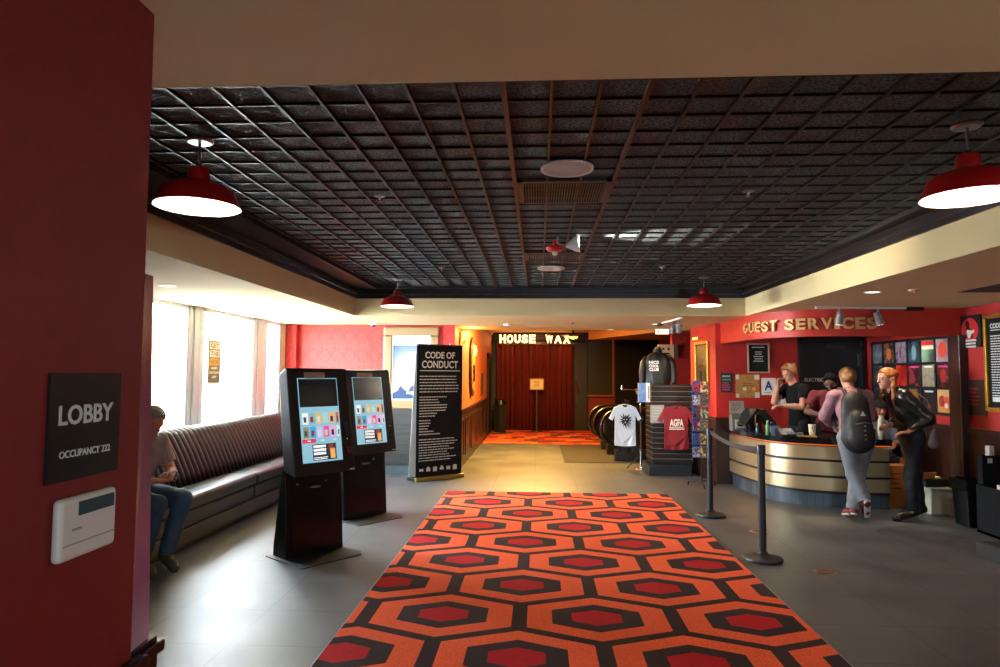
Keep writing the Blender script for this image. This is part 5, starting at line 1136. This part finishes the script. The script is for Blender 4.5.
#PEOPLE-BEGIN
# ---------------------------------------------------------------- people: implicit surfaces meshed into one continuous skin
def nets(F, org, h):
    """surface nets: polygonise F<0"""
    I = F < 0; nx, ny, nz = F.shape; S = (nx-1, ny-1, nz-1); acc = np.zeros(S+(3,), np.float32); cnt = np.zeros(S, np.int16)
    for ax in range(3):
        o1, o2 = [a for a in range(3) if a != ax]
        for i in (0, 1):
            for j in (0, 1):
                sl = [None]*3; sl[ax] = slice(0, S[ax]); sl[o1] = slice(i, S[o1]+i); sl[o2] = slice(j, S[o2]+j)
                sm = list(sl); sm[ax] = slice(1, S[ax]+1); a = F[tuple(sl)]; b = F[tuple(sm)]; c = (a < 0) != (b < 0)
                t = np.where(c, a/np.where(c, a-b, 1), 0); cnt += c
                acc[..., ax] += np.where(c, t, 0); acc[..., o1] += c*i; acc[..., o2] += c*j
    msk = cnt > 0; idx = np.full(S, -1, np.int64); idx[msk] = np.arange(msk.sum())
    g = np.argwhere(msk).astype(np.float32); V = (g+acc[msk]/cnt[msk][:, None])*h+np.array(org)
    Q = []
    for ax in range(3):
        o1, o2 = (ax+1) % 3, (ax+2) % 3
        sl = [slice(1, -1)]*3; sl[ax] = slice(0, -1); a = F[tuple(sl)]; sm = list(sl); sm[ax] = slice(1, None); b = F[tuple(sm)]
        for s, cond in ((1, (a < 0) & (b >= 0)), (0, (a >= 0) & (b < 0))):
            p = np.argwhere(cond); 
            if not len(p): continue
            p[:, o1] += 1; p[:, o2] += 1; qs = []
            for d1, d2 in ((0, 0), (-1, 0), (-1, -1), (0, -1)):
                r = p.copy(); r[:, o1] += d1; r[:, o2] += d2; qs.append(idx[r[:, 0], r[:, 1], r[:, 2]])
            q = np.stack(qs, 1); Q.append(q if s else q[:, ::-1])
    return V, np.concatenate(Q)
class SDF:
    def __init__(s, h=.009): s.p = []; s.h = h; s.cuts = []; s.wr = 0; s.sd = 0
    def cap(s, a, b, ra, rb, k=.02, fl=None, f=1., flat=False):
        s.p.append(('c', np.array(a, float), np.array(b, float), ra, rb, k, None if fl is None else np.array(Vector(fl).normalized()), f, flat)); return s
    def ell(s, c, r, R=None, k=.02, sub=False):
        s.p.append(('e', np.array(c, float), np.array(r, float), np.array(R if R is not None else Matrix.Identity(3)), k, sub)); return s
    def cut(s, p, n): s.cuts.append((np.array(p, float), np.array(Vector(n).normalized()))); return s
    def mesh(s, name, m, parent, smooth=True):
        lo = np.full(3, 1e9); hi = -lo
        for q in s.p:
            if q[0] == 'c':
                r = max(q[3], q[4])+.03; lo = np.minimum(lo, np.minimum(q[1], q[2])-r); hi = np.maximum(hi, np.maximum(q[1], q[2])+r)
            elif not q[5]:
                r = q[2].max()+.03; lo = np.minimum(lo, q[1]-r); hi = np.maximum(hi, q[1]+r)
        h = s.h; n = np.ceil((hi-lo)/h).astype(int)+2; ax = [lo[i]+h*np.arange(n[i]) for i in range(3)]; F = np.full(n, .3, np.float32)
        for q in s.p:
            if q[0] == 'c': mn = np.minimum(q[1], q[2])-max(q[3], q[4])-.07; mx = np.maximum(q[1], q[2])+max(q[3], q[4])+.07
            else: mn = q[1]-q[2].max()-.07; mx = q[1]+q[2].max()+.07
            i0 = np.clip(((mn-lo)/h).astype(int), 0, n); i1 = np.clip(((mx-lo)/h).astype(int)+1, 0, n)
            if (i1 <= i0).any(): continue
            sl = tuple(slice(a, b) for a, b in zip(i0, i1))
            P = np.stack(np.meshgrid(*[ax[i][sl[i]] for i in range(3)], indexing='ij'), -1)
            if q[0] == 'c':
                _, a, b, ra, rb, k, fl, f, flat = q; pa = P-a; ba = b-a
                if fl is not None: 
                    d_ = pa@fl-0; t0 = np.clip((pa@ba)/max(1e-9, ba@ba), 0, 1); c = pa-t0[..., None]*ba; c = c+fl*((c@fl)*(1/f-1))[..., None]; D = np.sqrt((c*c).sum(-1))-(ra+(rb-ra)*t0)
                else:
                    t0 = np.clip((pa@ba)/max(1e-9, ba@ba), 0, 1); c = pa-t0[..., None]*ba; D = np.sqrt((c*c).sum(-1))-(ra+(rb-ra)*t0)
                if flat: bn = ba/np.linalg.norm(ba); D = np.maximum(D, (P-b)@bn)
                sub = False
            else:
                _, c0, r, R, k, sub = q; L = (P-c0)@R; k0 = np.sqrt(((L/r)**2).sum(-1)); k1 = np.sqrt(((L/r**2)**2).sum(-1))+1e-9; D = k0*(k0-1)/k1
            G = F[sl]
            if sub: hh = np.clip(.5-.5*(G+D)/k, 0, 1); F[sl] = G*(1-hh)+(-D)*hh+k*hh*(1-hh)
            else: hh = np.clip(.5+.5*(G-D)/k, 0, 1); F[sl] = G*(1-hh)+D*hh-k*hh*(1-hh)
        if s.wr or s.cuts:
            P = np.stack(np.meshgrid(*ax, indexing='ij'), -1)
            if s.wr:
                x, y, z = P[..., 0], P[..., 1], P[..., 2]; F += s.wr*(np.sin(z*52+6*np.sin(x*9+s.sd)+3*y)*.6+np.sin(x*47+z*23+s.sd)*.4+np.sin(y*61+z*31)*.3)
            for p, nn in s.cuts: F = np.maximum(F, (P-p)@nn)
        F[0] = F[-1] = .3; F[:, 0] = F[:, -1] = .3; F[:, :, 0] = F[:, :, -1] = .3
        V, Q = nets(F, lo, h); me = bpy.data.meshes.new(name); me.from_pydata(V.tolist(), [], Q.tolist()); me.materials.append(m)
        me.polygons.foreach_set('use_smooth', [smooth]*len(me.polygons)); o = bpy.data.objects.new(name, me); C.objects.link(o)
        if parent: o.parent = parent
        return o
def V3(*a): return Vector(a)
def hand(S, wr, d, pn, curl=.5, side=1, sc=1.):
    """palm + five fingers; d wrist->knuckles, pn palm normal (fingers curl towards it), side: thumb on +s or -s"""
    d = Vector(d).normalized(); pn = Vector(pn); pn = (pn-d*pn.dot(d)).normalized(); s = d.cross(pn).normalized(); w = Vector(wr)
    kn = w+d*.085*sc
    for i in range(4): S.cap(w+s*(i-1.5)*.011*sc, kn+s*(i-1.5)*.0205*sc, .016*sc, .0125*sc, .008)
    for i, L in enumerate((.068, .078, .073, .058)):
        o = (i-1.5) if side > 0 else (1.5-i); b0 = kn+s*o*.0205*sc; a1 = curl*.9; a2 = curl*2.0
        d1 = d*math.cos(a1)+pn*math.sin(a1)+s*o*.05; d2 = d*math.cos(a2)+pn*math.sin(a2)
        m_ = b0+d1*L*.52*sc; S.cap(b0, m_, .0098*sc, .0092*sc, .003).cap(m_, m_+d2*L*.5*sc, .0092*sc, .0078*sc, .003)
    th = w+d*.025*sc-s*side*.03*sc; t1 = th+(d*.65-s*side*.7+pn*.25).normalized()*.045*sc; t2 = t1+(d*.85-s*side*.1+pn*.5).normalized()*.032*sc
    S.cap(th, t1, .0145*sc, .0115*sc, .006).cap(t1, t2, .0112*sc, .0095*sc, .003)
def person(label, loc, rot, J, skin, hair, top, bottom, shoe, face=True, female=False, sleeve=.62, top_hem=None, hairfn=None, h=.0095, curlL=.5, curlR=.5, palmL=None, palmR=None, wrinkle=.004, top_puff=.014, cuffs=None, legs_puff=.012, name='person', group=None, collar=None, long_sleeve=False):
    t = thing(name, label, 'person', loc, rot, group); J = {k: Vector(v) for k, v in J.items()}
    B = SDF(h); ch = J['chest']; pe = J['pelvis']; nk = J['neck']; fwd = Vector(J.get('fwd', (0, 1, 0)))
    w_ = .9 if female else 1.
    tor = [(pe+V3(0, 0, .0), pe+(ch-pe)*.45, .150*w_+(.01 if female else 0), .128*w_), (pe+(ch-pe)*.45, ch, .128*w_, .150*w_), (ch, ch+(nk-ch)*.55, .150*w_, .115*w_)]
    for a, b, ra, rb in tor: B.cap(a, b, ra, rb, .05, fwd, .72)
    B.cap(J['shL'], J['shR'], .056, .056, .05); B.cap(nk-(nk-ch)*.2, J['head']+(nk-J['head'])*.35, .060*w_, .054*w_, .03)
    R = Matrix.Rotation(J['hd'].z, 3, 'Z')@Matrix.Rotation(J['hd'].x, 3, 'X'); hc = J['head']; hp_ = lambda x, y, z: hc+R@Vector((x, y, z))
    B.ell(hc+R@V3(0, -.012, .018), (.076, .096, .095), R, .01).ell(hp_(0, .018, -.045), (.058, .070, .070), R, .03)
    B.ell(hp_(0, .062, -.088), (.026, .024, .022), R, .02); B.cap(hp_(0, .083, .008), hp_(0, .104, -.026), .009, .014, .010); B.cap(hp_(-.03, .078, .026), hp_(.03, .078, .026), .010, .010, .014)
    B.cap(hp_(-.020, .082, -.058), hp_(.020, .082, -.058), .009, .009, .008)
    for s in (-1, 1):
        B.ell(hp_(s*.032, .092, .006), (.017, .012, .012), R, .012, True); B.ell(hp_(s*.032, .076, .006), (.0135, .0135, .0125), R, .003); B.ell(hp_(s*.078, -.008, -.008), (.012, .020, .032), R, .006)
    for sd in 'LR':
        sh, el, wr = J['sh'+sd], J['el'+sd], J['wr'+sd]; B.cap(sh, el, .050*w_, .040*w_, .02).cap(el, el.lerp(wr, .35), .041*w_, .042*w_, .015).cap(el.lerp(wr, .35), wr, .042*w_, .027, .015)
        d = J.get('hn'+sd, wr-el); pn = (palmL if sd == 'L' else palmR) or (0, 0, -1); hand(B, wr, d, pn, curlL if sd == 'L' else curlR, 1 if sd == 'L' else -1)
        hi, kn, an, to = J['hi'+sd], J['kn'+sd], J['an'+sd], J['to'+sd]
        B.cap(hi, kn, .092*w_, .060*w_, .04).cap(kn, kn.lerp(an, .35), .053*w_, .052*w_, .03).cap(kn.lerp(an, .35), an, .058, .038, .03).cap(an, to, .038, .030, .02)
    B.mesh('body', skin, t)
    # top
    T = SDF(h); T.wr = wrinkle; T.sd = loc[0]
    hem = top_hem if top_hem is not None else pe-V3(0, 0, .10)
    for a, b, ra, rb in tor: T.cap(a, b, ra+top_puff, rb+top_puff, .05, fwd, .76)
    T.cap(pe, hem, .155*w_+top_puff, .160*w_+top_puff, .05, fwd, .76, True); T.cap(J['shL'], J['shR'], .058+top_puff, .058+top_puff, .05)
    for sd in 'LR':
        sh, el, wr = J['sh'+sd], J['el'+sd], J['wr'+sd]
        if long_sleeve: T.cap(sh, el, .056+top_puff, .046+top_puff, .02).cap(el, el.lerp(wr, .88), .046+top_puff, .034+top_puff*.6, .02, None, 1., True)
        else: T.cap(sh, sh.lerp(el, sleeve), .058+top_puff, .056+top_puff, .02, None, 1., True)
    T.cut(hem, hem-ch); up = (hc-nk).normalized(); T.cut(nk+up*(.035 if collar is None else .02), up); T.mesh('shirt' if not long_sleeve else 'jacket' if female else 'shirt', top, t)
    if collar:
        K = SDF(h*.8); K.cap(nk-up*.01, nk+up*.045, .078, .070, .01, None, 1., True).ell(nk+up*.06+fwd*.05, (.045, .05, .06), None, .01, True); K.mesh('collar', collar, t)
    L = SDF(h); L.wr = wrinkle*.8; L.sd = loc[1]
    L.cap(pe-V3(0, 0, .02), pe+V3(0, 0, .05), .150*w_+legs_puff, .140*w_+legs_puff, .05, fwd, .78)
    for sd in 'LR':
        hi, kn, an = J['hi'+sd], J['kn'+sd], J['an'+sd]; L.cap(hi, kn, .095*w_+legs_puff, .066*w_+legs_puff, .04).cap(kn, an+(kn-an)*.06, .066*w_+legs_puff, .054*w_+legs_puff*1.1, .03, None, 1., True)
    L.mesh('trousers', bottom, t)
    for sd in 'LR':
        an, to, kn = J['an'+sd], J['to'+sd], J['kn'+sd]; up_ = (kn-an).normalized(); f_ = (to-an); f_ = f_-up_*f_.dot(up_)*0; s_ = SDF(h*.8); heel = an-(f_.normalized())*.035-V3(0, 0, 0)
        fdir = f_.normalized(); sn = up_.cross(fdir).normalized(); nrm = fdir.cross(sn).normalized()
        s_.cap(heel-nrm*0, to, .046, .040, .02, None).cap(to, to+fdir*.045, .042, .030, .02).cap(an, an+up_*(.10 if shoe[1] else .02), .046, .052, .03, None, 1., True)
        low = to-Vector((0, 0, .035)); 
        so = s_.mesh('shoe', shoe[0], t)
        if len(shoe) > 2:
            q_ = SDF(h*.8); dn = -abs(1)*nrm if nrm.z > 0 else nrm
            q_.cap(heel+dn*.032, to+fdir*.04+dn*.026, .040, .038, .01, nrm, .38); q_.mesh('sole', shoe[2], so)
    if face:
        for s in (-1, 1):
            MB().lathe([(0, -.0045), (.0045, -.003), (.006, 0), (.0045, .003), (0, .0045)], hp_(s*.032, .0875, .004), n=10).out('eye', mat('eye_dark', '#1a100c', .3), t, smooth=True)
            MB().tube([hp_(s*.018, .094, .024), hp_(s*.034, .093, .029), hp_(s*.048, .083, .023)], .0035, 6).out('eyebrow', hair, t)
        MB().tube([hp_(-.021, .0865, -.058), hp_(-.008, .092, -.0555), (hp_(0, .0925, -.057)), hp_(.008, .092, -.0555), hp_(.021, .0865, -.058)], .0042, 6).out('mouth', mat('lips', '#8c4a3c', .6), t)
    if hairfn: hairfn(t, hp_, R, hair)
    return t, hp_, R
def short_hair(t, hp_, R, hair, vol=.012, beard=False):
    H = SDF(.007); H.wr = .0035; H.sd = 3
    H.ell(hp_(0, -.016, .030), (.079+vol, .099+vol, .094+vol), R, .01).ell(hp_(0, .03, .085), (.060, .060, .03+vol), R, .02)
    H.cut(hp_(0, .048, .052), R@V3(0, 1, -.55)); H.cut(hp_(0, 0, -.062), R@V3(0, .45, -1)); 
    for s in (-1, 1): H.ell(hp_(s*.092, .035, -.035), (.03, .045, .04), R, .01, True)
    H.mesh('hair', hair, t)
    if beard:
        b = SDF(.007); b.ell(hp_(0, .020, -.055), (.063, .072, .066), R, .01); b.cut(hp_(0, 0, -.040), R@V3(0, -.3, 1)); b.ell(hp_(0, .1, -.055), (.024, .03, .013), R, .005, True); b.cut(hp_(0, -.02, 0), R@V3(0, -1, 0)); b.mesh('beard', hair, t)
skinA = mat('skin_fair', '#c08468', .55, noise_=.06, nscale=20); skinB = mat('skin_tan', '#a8664a', .55, noise_=.06, nscale=20); skinC = mat('skin_brown', '#6e4430', .55, noise_=.06, nscale=20)
hBlond = mat('hair_blond', '#7c5228', .6, noise_=.4, nscale=60); hGrey = mat('hair_grey', '#6f6862', .6, noise_=.3, nscale=60); hBlack = mat('hair_black', '#080605', .9, spec=.15); hRed = mat('hair_auburn', '#8a5024', .45, noise_=.4, nscale=30)

# man with the backpack
J = dict(pelvis=(0, 0, .98), chest=(.0, .10, 1.25), neck=(.0, .17, 1.46), head=(.0, .21, 1.615), hd=(-.15, 0, .1), fwd=(0, 1, -.3),
         shL=(-.18, .14, 1.40), elL=(-.27, .22, 1.16), wrL=(-.12, .40, 1.04), hnL=(.6, .5, -.3), shR=(.18, .14, 1.40), elR=(.215, .16, 1.16), wrR=(.08, .40, 1.06), hnR=(-.5, .8, -.2),
         hiL=(-.10, 0, .92), knL=(-.02, .04, .50), anL=(.06, -.06, .20), toL=(.085, .0, .085), hiR=(.10, 0, .92), knR=(.03, .07, .50), anR=(-.06, .0, .085), toR=(-.07, .15, .045))
plm = plaid('pink_plaid', '#8a6068', '#744e58', '#9a7880', .02)
pb, hpb, Rb = person('person in a pink checked shirt and grey jeans leaning on the counter, back turned', (3.69, 8.02, 0), math.radians(-3), J, skinA, hBlond, plm, mat('grey_denim', '#6c7075', .85, noise_=.12, nscale=12),
       (mat('shoe_maroon', '#6a2026', .6), False, mat('sole_white', '#d0ccc4', .6)), long_sleeve=True, hairfn=short_hair, face=True, collar=plm, wrinkle=.005, legs_puff=.018, top_puff=.02, top_hem=Vector((0, -.01, .80)))
bp = thing('backpack', 'black backpack on the back of the man in the pink checked shirt', 'backpack', (3.69, 8.02, 0), math.radians(-3))
S = SDF(.009); S.wr = .003; S.cap((-.02, -.10, .94), (-.02, -.03, 1.32), .185, .150, .05, (0, 1, -.25), .5).cap((-.02, -.19, .94), (-.02, -.15, 1.12), .13, .12, .04, (0, 1, -.2), .5)
S.mesh('bag', mat('pack_black', '#121214', .6, bump=.2), bp)
for s in (-1, 1):
    MB().tube([(s*.07, .0, 1.38), (s*.09, .09, 1.475), (s*.11, .18, 1.49), (s*.13, .27, 1.42), (s*.15, .30, 1.25), (s*.17, .16, 1.02), (s*.14, -.02, .96)], .022, 10).out('strap', mat('strap_black', '#1c1c20', .7), bp, smooth=True)
    MB().box(s*.12-.012, s*.12+.012, -.02, .0, 1.36, 1.40).out('buckle', mat('strap_grey', '#606064', .5), bp)
MB().prism([(-.03, 1.19), (.03, 1.19), (0, 1.24)], -.205, -.2, 'xz').out('logo_mark', mat('pack_logo', '#b0b0b0', .5), bp)
for k in range(4): MB().cyl((0, -.262, .93+.05*k), (0, -.245, .93+.05*k), .01, n=8).out('daisy_loop', mat('strap_grey'), bp)
MB().tube([(-.1, -.235, 1.10), (0, -.262, 1.12), (.1, -.235, 1.10)], .004, 6).out('zip', mat('strap_grey'), bp)

# woman in the leather jacket, facing left
J = dict(pelvis=(0, -.02, .98), chest=(0, .05, 1.23), neck=(0, .15, 1.43), head=(0, .225, 1.575), hd=(-.12, 0, .25), fwd=(0, 1, -.45),
         shL=(-.155, .10, 1.375), elL=(-.23, -.10, 1.14), wrL=(-.15, .08, .99), hnL=(.3, 1, -.2), shR=(.155, .12, 1.375), elR=(.22, -.06, 1.16), wrR=(.12, .14, 1.04), hnR=(-.3, 1, -.1),
         hiL=(-.09, -.03, .93), knL=(-.08, .03, .50), anL=(-.07, .02, .10), toL=(-.08, .17, .045), hiR=(.09, -.03, .93), knR=(.09, -.10, .50), anR=(.10, -.14, .10), toR=(.14, .0, .045))
leather = mat('black_leather', '#121110', .28, bump=.35, bscale=10, coat=.2)
def long_hair(t, hp_, R, hair):
    H = SDF(.007); H.wr = .003; H.ell(hp_(0, -.02, .028), (.086, .108, .102), R, .01); H.cut(hp_(0, .052, .05), R@V3(0, 1, -.35)); H.cut(hp_(0, 0, -.07), R@V3(0, .1, -1))
    H.ell(hp_(0, -.11, .04), (.05, .045, .05), R, .02)
    for s in (-1, 1): H.ell(hp_(s*.095, .045, -.02), (.03, .045, .07), R, .01, True)
    H.mesh('hair', hair, t)
    for s in (-1, 1):
        K = SDF(.007); K.wr = .002; K.cap(hp_(s*.070, -.03, .0), hp_(s*.082, -.01, -.09), .026, .026, .02).cap(hp_(s*.082, -.01, -.09), hp_(s*.10, .02, -.20)+V3(0, 0, -.02), .022, .018, .02).cap(hp_(s*.10, .03, -.2)+V3(0, 0, -.02), hp_(s*.10, .02, -.27)+V3(0, 0, -.03), .018, .007, .02); K.mesh('hair_lock', hair, t)
pw_, hpw, Rw = person('person with auburn hair in a black leather jacket and black jeans standing at the counter', (4.27, 8.0, 0), math.radians(88), J, skinA, hRed, leather, mat('black_denim', '#0f0f12', .8), (mat('boot_black', '#0c0b0b', .3), True, mat('boot_sole', '#050505', .6)),
       female=True, long_sleeve=True, hairfn=long_hair, top_hem=Vector((0, .0, 1.03)), top_puff=.022, wrinkle=.005, legs_puff=.012, collar=leather)
hb = thing('shoulder_bag', 'small grey shoulder bag hanging on a strap behind the woman in black', 'handbag', (4.27, 8.0, 0), math.radians(88))
S = SDF(.008); S.cap((-.20, -.16, .98), (-.20, -.16, .87), .035, .062, .02, (1, 0, 0), .5); S.mesh('bag', mat('bag_taupe', '#5c5450', .45), hb)
MB().tube([(-.06, .12, 1.46), (-.14, .0, 1.44), (-.21, -.10, 1.34), (-.235, -.14, 1.15), (-.21, -.155, 1.01)], .006, 8).out('strap', mat('strap_tan', '#7c6850', .4), hb); MB().cyl((-.21, -.155, 1.0), (-.21, -.155, 1.02), .011, n=10).out('ring', chrome, hb)
MB().obox((-.10, -.135, .955), (1, -.35, 0), (.35, 1, 0), Z_, .035, .004, .018).out('pocket_label', mat('patch_grey', '#6a6a6e', .6), pw_)
# clerk on the telephone
J = dict(pelvis=(0, 0, 1.02), chest=(0, .04, 1.30), neck=(0, .10, 1.52), head=(0, .17, 1.675), hd=(-.42, 0, .1), fwd=(0, 1, -.15),
         shL=(-.185, .06, 1.45), elL=(-.25, .16, 1.20), wrL=(-.12, .39, 1.215), hnL=(.2, 1, -.05), shR=(.185, .07, 1.45), elR=(.17, .30, 1.25), wrR=(.11, .27, 1.49), hnR=(-.10, -.1, 1),
         hiL=(-.10, 0, .95), knL=(-.10, .02, .52), anL=(-.10, 0, .085), toL=(-.12, .14, .045), hiR=(.10, 0, .95), knR=(.10, .02, .52), anR=(.1, 0, .085), toR=(.12, .14, .045))
pc, hpc, Rc = person('person in a black t-shirt holding a telephone to the ear behind the counter', (3.80, 9.98, 0), math.radians(108), J, skinA, hBlond, mat('tee_black', '#0e0d09', .9, spec=.2), mat('trousers_dark', '#17171a', .85), (blackm, False),
       hairfn=lambda *a: short_hair(*a, vol=.018), palmR=(-1, -.1, 0), curlR=.8, sleeve=.55)
ph = thing('telephone_handset', 'black telephone handset held to the ear of the clerk in black', 'telephone', (3.80, 9.98, 0), math.radians(108))
a_ = hpc(.092, -.01, -.005); b_ = hpc(.082, .06, -.10); o_ = (hpc(.13, .03, -.05)-hpc(.09, .03, -.05))
MB().tube([a_, a_.lerp(b_, .2)+o_*.5, a_.lerp(b_, .5)+o_*.6, a_.lerp(b_, .8)+o_*.5, b_], .013, 10).out('grip', black, ph, smooth=True)
MB().cyl(a_-o_*.1, a_+o_*.3, .024, n=16).out('earpiece', black, ph); MB().cyl(b_-o_*.1, b_+o_*.3, .024, n=16).out('mouthpiece', black, ph)
cd = []
for k in range(60): f = k/59; cd.append((b_.x+.03*f+.008*math.cos(k*1.6), b_.y+.10*f+.008*math.sin(k*1.6), b_.z+(1.12-b_.z)*f-.02*math.sin(PI*f)))
MB().tube(cd, .003, 5).out('coiled_cord', black, ph)
# maroon clerk, looking down
J = dict(pelvis=(0, 0, .97), chest=(0, .09, 1.22), neck=(0, .17, 1.41), head=(0, .25, 1.545), hd=(-.45, 0, -.2), fwd=(0, 1, -.35),
         shL=(-.19, .13, 1.36), elL=(-.27, .20, 1.10), wrL=(-.10, .36, 1.02), hnL=(.5, 1, -.1), shR=(.19, .13, 1.36), elR=(.30, .20, 1.14), wrR=(.14, .36, 1.10), hnR=(-.5, 1, -.1),
         hiL=(-.10, 0, .92), knL=(-.10, .02, .50), anL=(-.10, 0, .085), toL=(-.12, .14, .045), hiR=(.10, 0, .92), knR=(.10, .02, .50), anR=(.1, 0, .085), toR=(.12, .14, .045))
person('person with a black beard in a maroon shirt looking down behind the counter', (4.12, 9.72, .0), math.radians(160), J, skinC, hBlack, mat('maroon_cloth', '#6c1a1c', .85), mat('trousers_dark'), (blackm, False), hairfn=lambda *a: short_hair(*a, beard=True), sleeve=.62, top_puff=.02)
# low figure in a beanie behind the counter
pw_.scale = (1.025,)*3; hb.scale = (1.025,)*3
st = thing('stool', 'low black stool under the seated staff member behind the counter', 'stool', (4.76, 9.68, 0)); MB().lathe([(0, .44), (.17, .44), (.18, .42), (.17, .40), (0, .40)]).out('seat', black, st)
for k in range(4): MB().cyl((.1*math.cos(k*PI/2+.7), .1*math.sin(k*PI/2+.7), .40), (.17*math.cos(k*PI/2+.7), .17*math.sin(k*PI/2+.7), 0), .012, n=8).out('leg', steel, st)
J = dict(pelvis=(0, .0, .54), chest=(0, .06, .84), neck=(0, .11, 1.04), head=(0, .16, 1.185), hd=(-.1, 0, .1), fwd=(0, 1, -.1),
         shL=(-.16, .08, .98), elL=(-.21, .14, .74), wrL=(-.10, .34, .72), hnL=(.3, 1, 0), shR=(.16, .08, .98), elR=(.21, .14, .72), wrR=(.10, .34, .70), hnR=(-.3, 1, 0),
         hiL=(-.09, .04, .51), knL=(-.12, .36, .50), anL=(-.12, .34, .085), toL=(-.12, .46, .045), hiR=(.09, .04, .51), knR=(.12, .36, .50), anR=(.12, .34, .085), toR=(.12, .46, .045))
def beanie(t, hp_, R, hair):
    H = SDF(.008); H.ell(hp_(0, -.012, .045), (.088, .108, .095), R, .01); H.cut(hp_(0, 0, .040), R@V3(0, -.15, -1)); H.mesh('beanie', mat('beanie_black', '#0d0c0c', .9), t)
    K = SDF(.008); 
    for s in (-1, 1): K.cap(hp_(s*.07, -.01, .03), hp_(s*.085, .0, -.13), .022, .026, .01)
    K.cap(hp_(0, -.08, .03), hp_(0, -.07, -.12), .06, .05, .03); K.mesh('hair', hair, t)
person('person in a black beanie sitting low behind the counter between the two customers', (4.76, 9.68, 0), math.radians(165), J, skinB, hBlack, mat('blue_grey_top', '#6c7488', .85), mat('trousers_dark'), (blackm, False), hairfn=beanie, sleeve=.9, female=True)
# seated man with the phone (local y = into the room)
J = dict(pelvis=(0, .02, .60), chest=(-.02, .07, .90), neck=(-.02, .14, 1.09), head=(-.01, .22, 1.225), hd=(-.55, 0, -.15), fwd=(0, 1, -.25),
         shL=(-.19, .10, 1.03), elL=(-.25, .18, .77), wrL=(-.06, .36, .74), hnL=(.8, .6, .0), shR=(.17, .10, 1.03), elR=(.22, .18, .77), wrR=(.09, .36, .74), hnR=(-.8, .6, .0),
         hiL=(-.11, .06, .58), knL=(-.10, .48, .565), anL=(.0, .42, .10), toL=(.03, .53, .05), hiR=(.11, .06, .58), knR=(.16, .47, .56), anR=(.22, .38, .10), toR=(.23, .50, .05))
sp_, hps, Rs = person('grey haired person in brown short sleeved shirt and jeans looking at a phone', (-3.52, 5.66, 0), math.radians(-107), J, skinB, hGrey, plaid('brown_check', '#7a6a62', '#5f5049', '#8f8078', .02), mat('blue_denim', '#24384f', .8, noise_=.25, nscale=8),
       (mat('shoe_olive', '#3c3a1e', .6, noise_=.4, nscale=30), False, mat('sole_dark', '#1c1c1a', .6)), hairfn=lambda *a: short_hair(*a, vol=.008), sleeve=.72, top_puff=.018, collar=mat('brown_check'), h=.0085, curlL=.7, curlR=.7, palmL=(0, .3, 1), palmR=(0, .3, 1), wrinkle=.004, top_hem=Vector((0, .03, .50)))
pm = thing('smartphone', 'dark smartphone with a white case held in the hands of the seated person', 'phone', (-3.52, 5.66, 0), math.radians(-107))
MB().obox((.005, .415, .790), (1, 0, 0), (0, .8, .45), (0, -.45, .8), .072, .037, .0045).out('case', mat('phone_white', '#c8c8cc', .3), pm, bevel=.003); MB().obox((.005, .4125, .7955), (1, 0, 0), (0, .8, .45), (0, -.45, .8), .066, .033, .001).out('screen', gloss, pm)

#PEOPLE-END
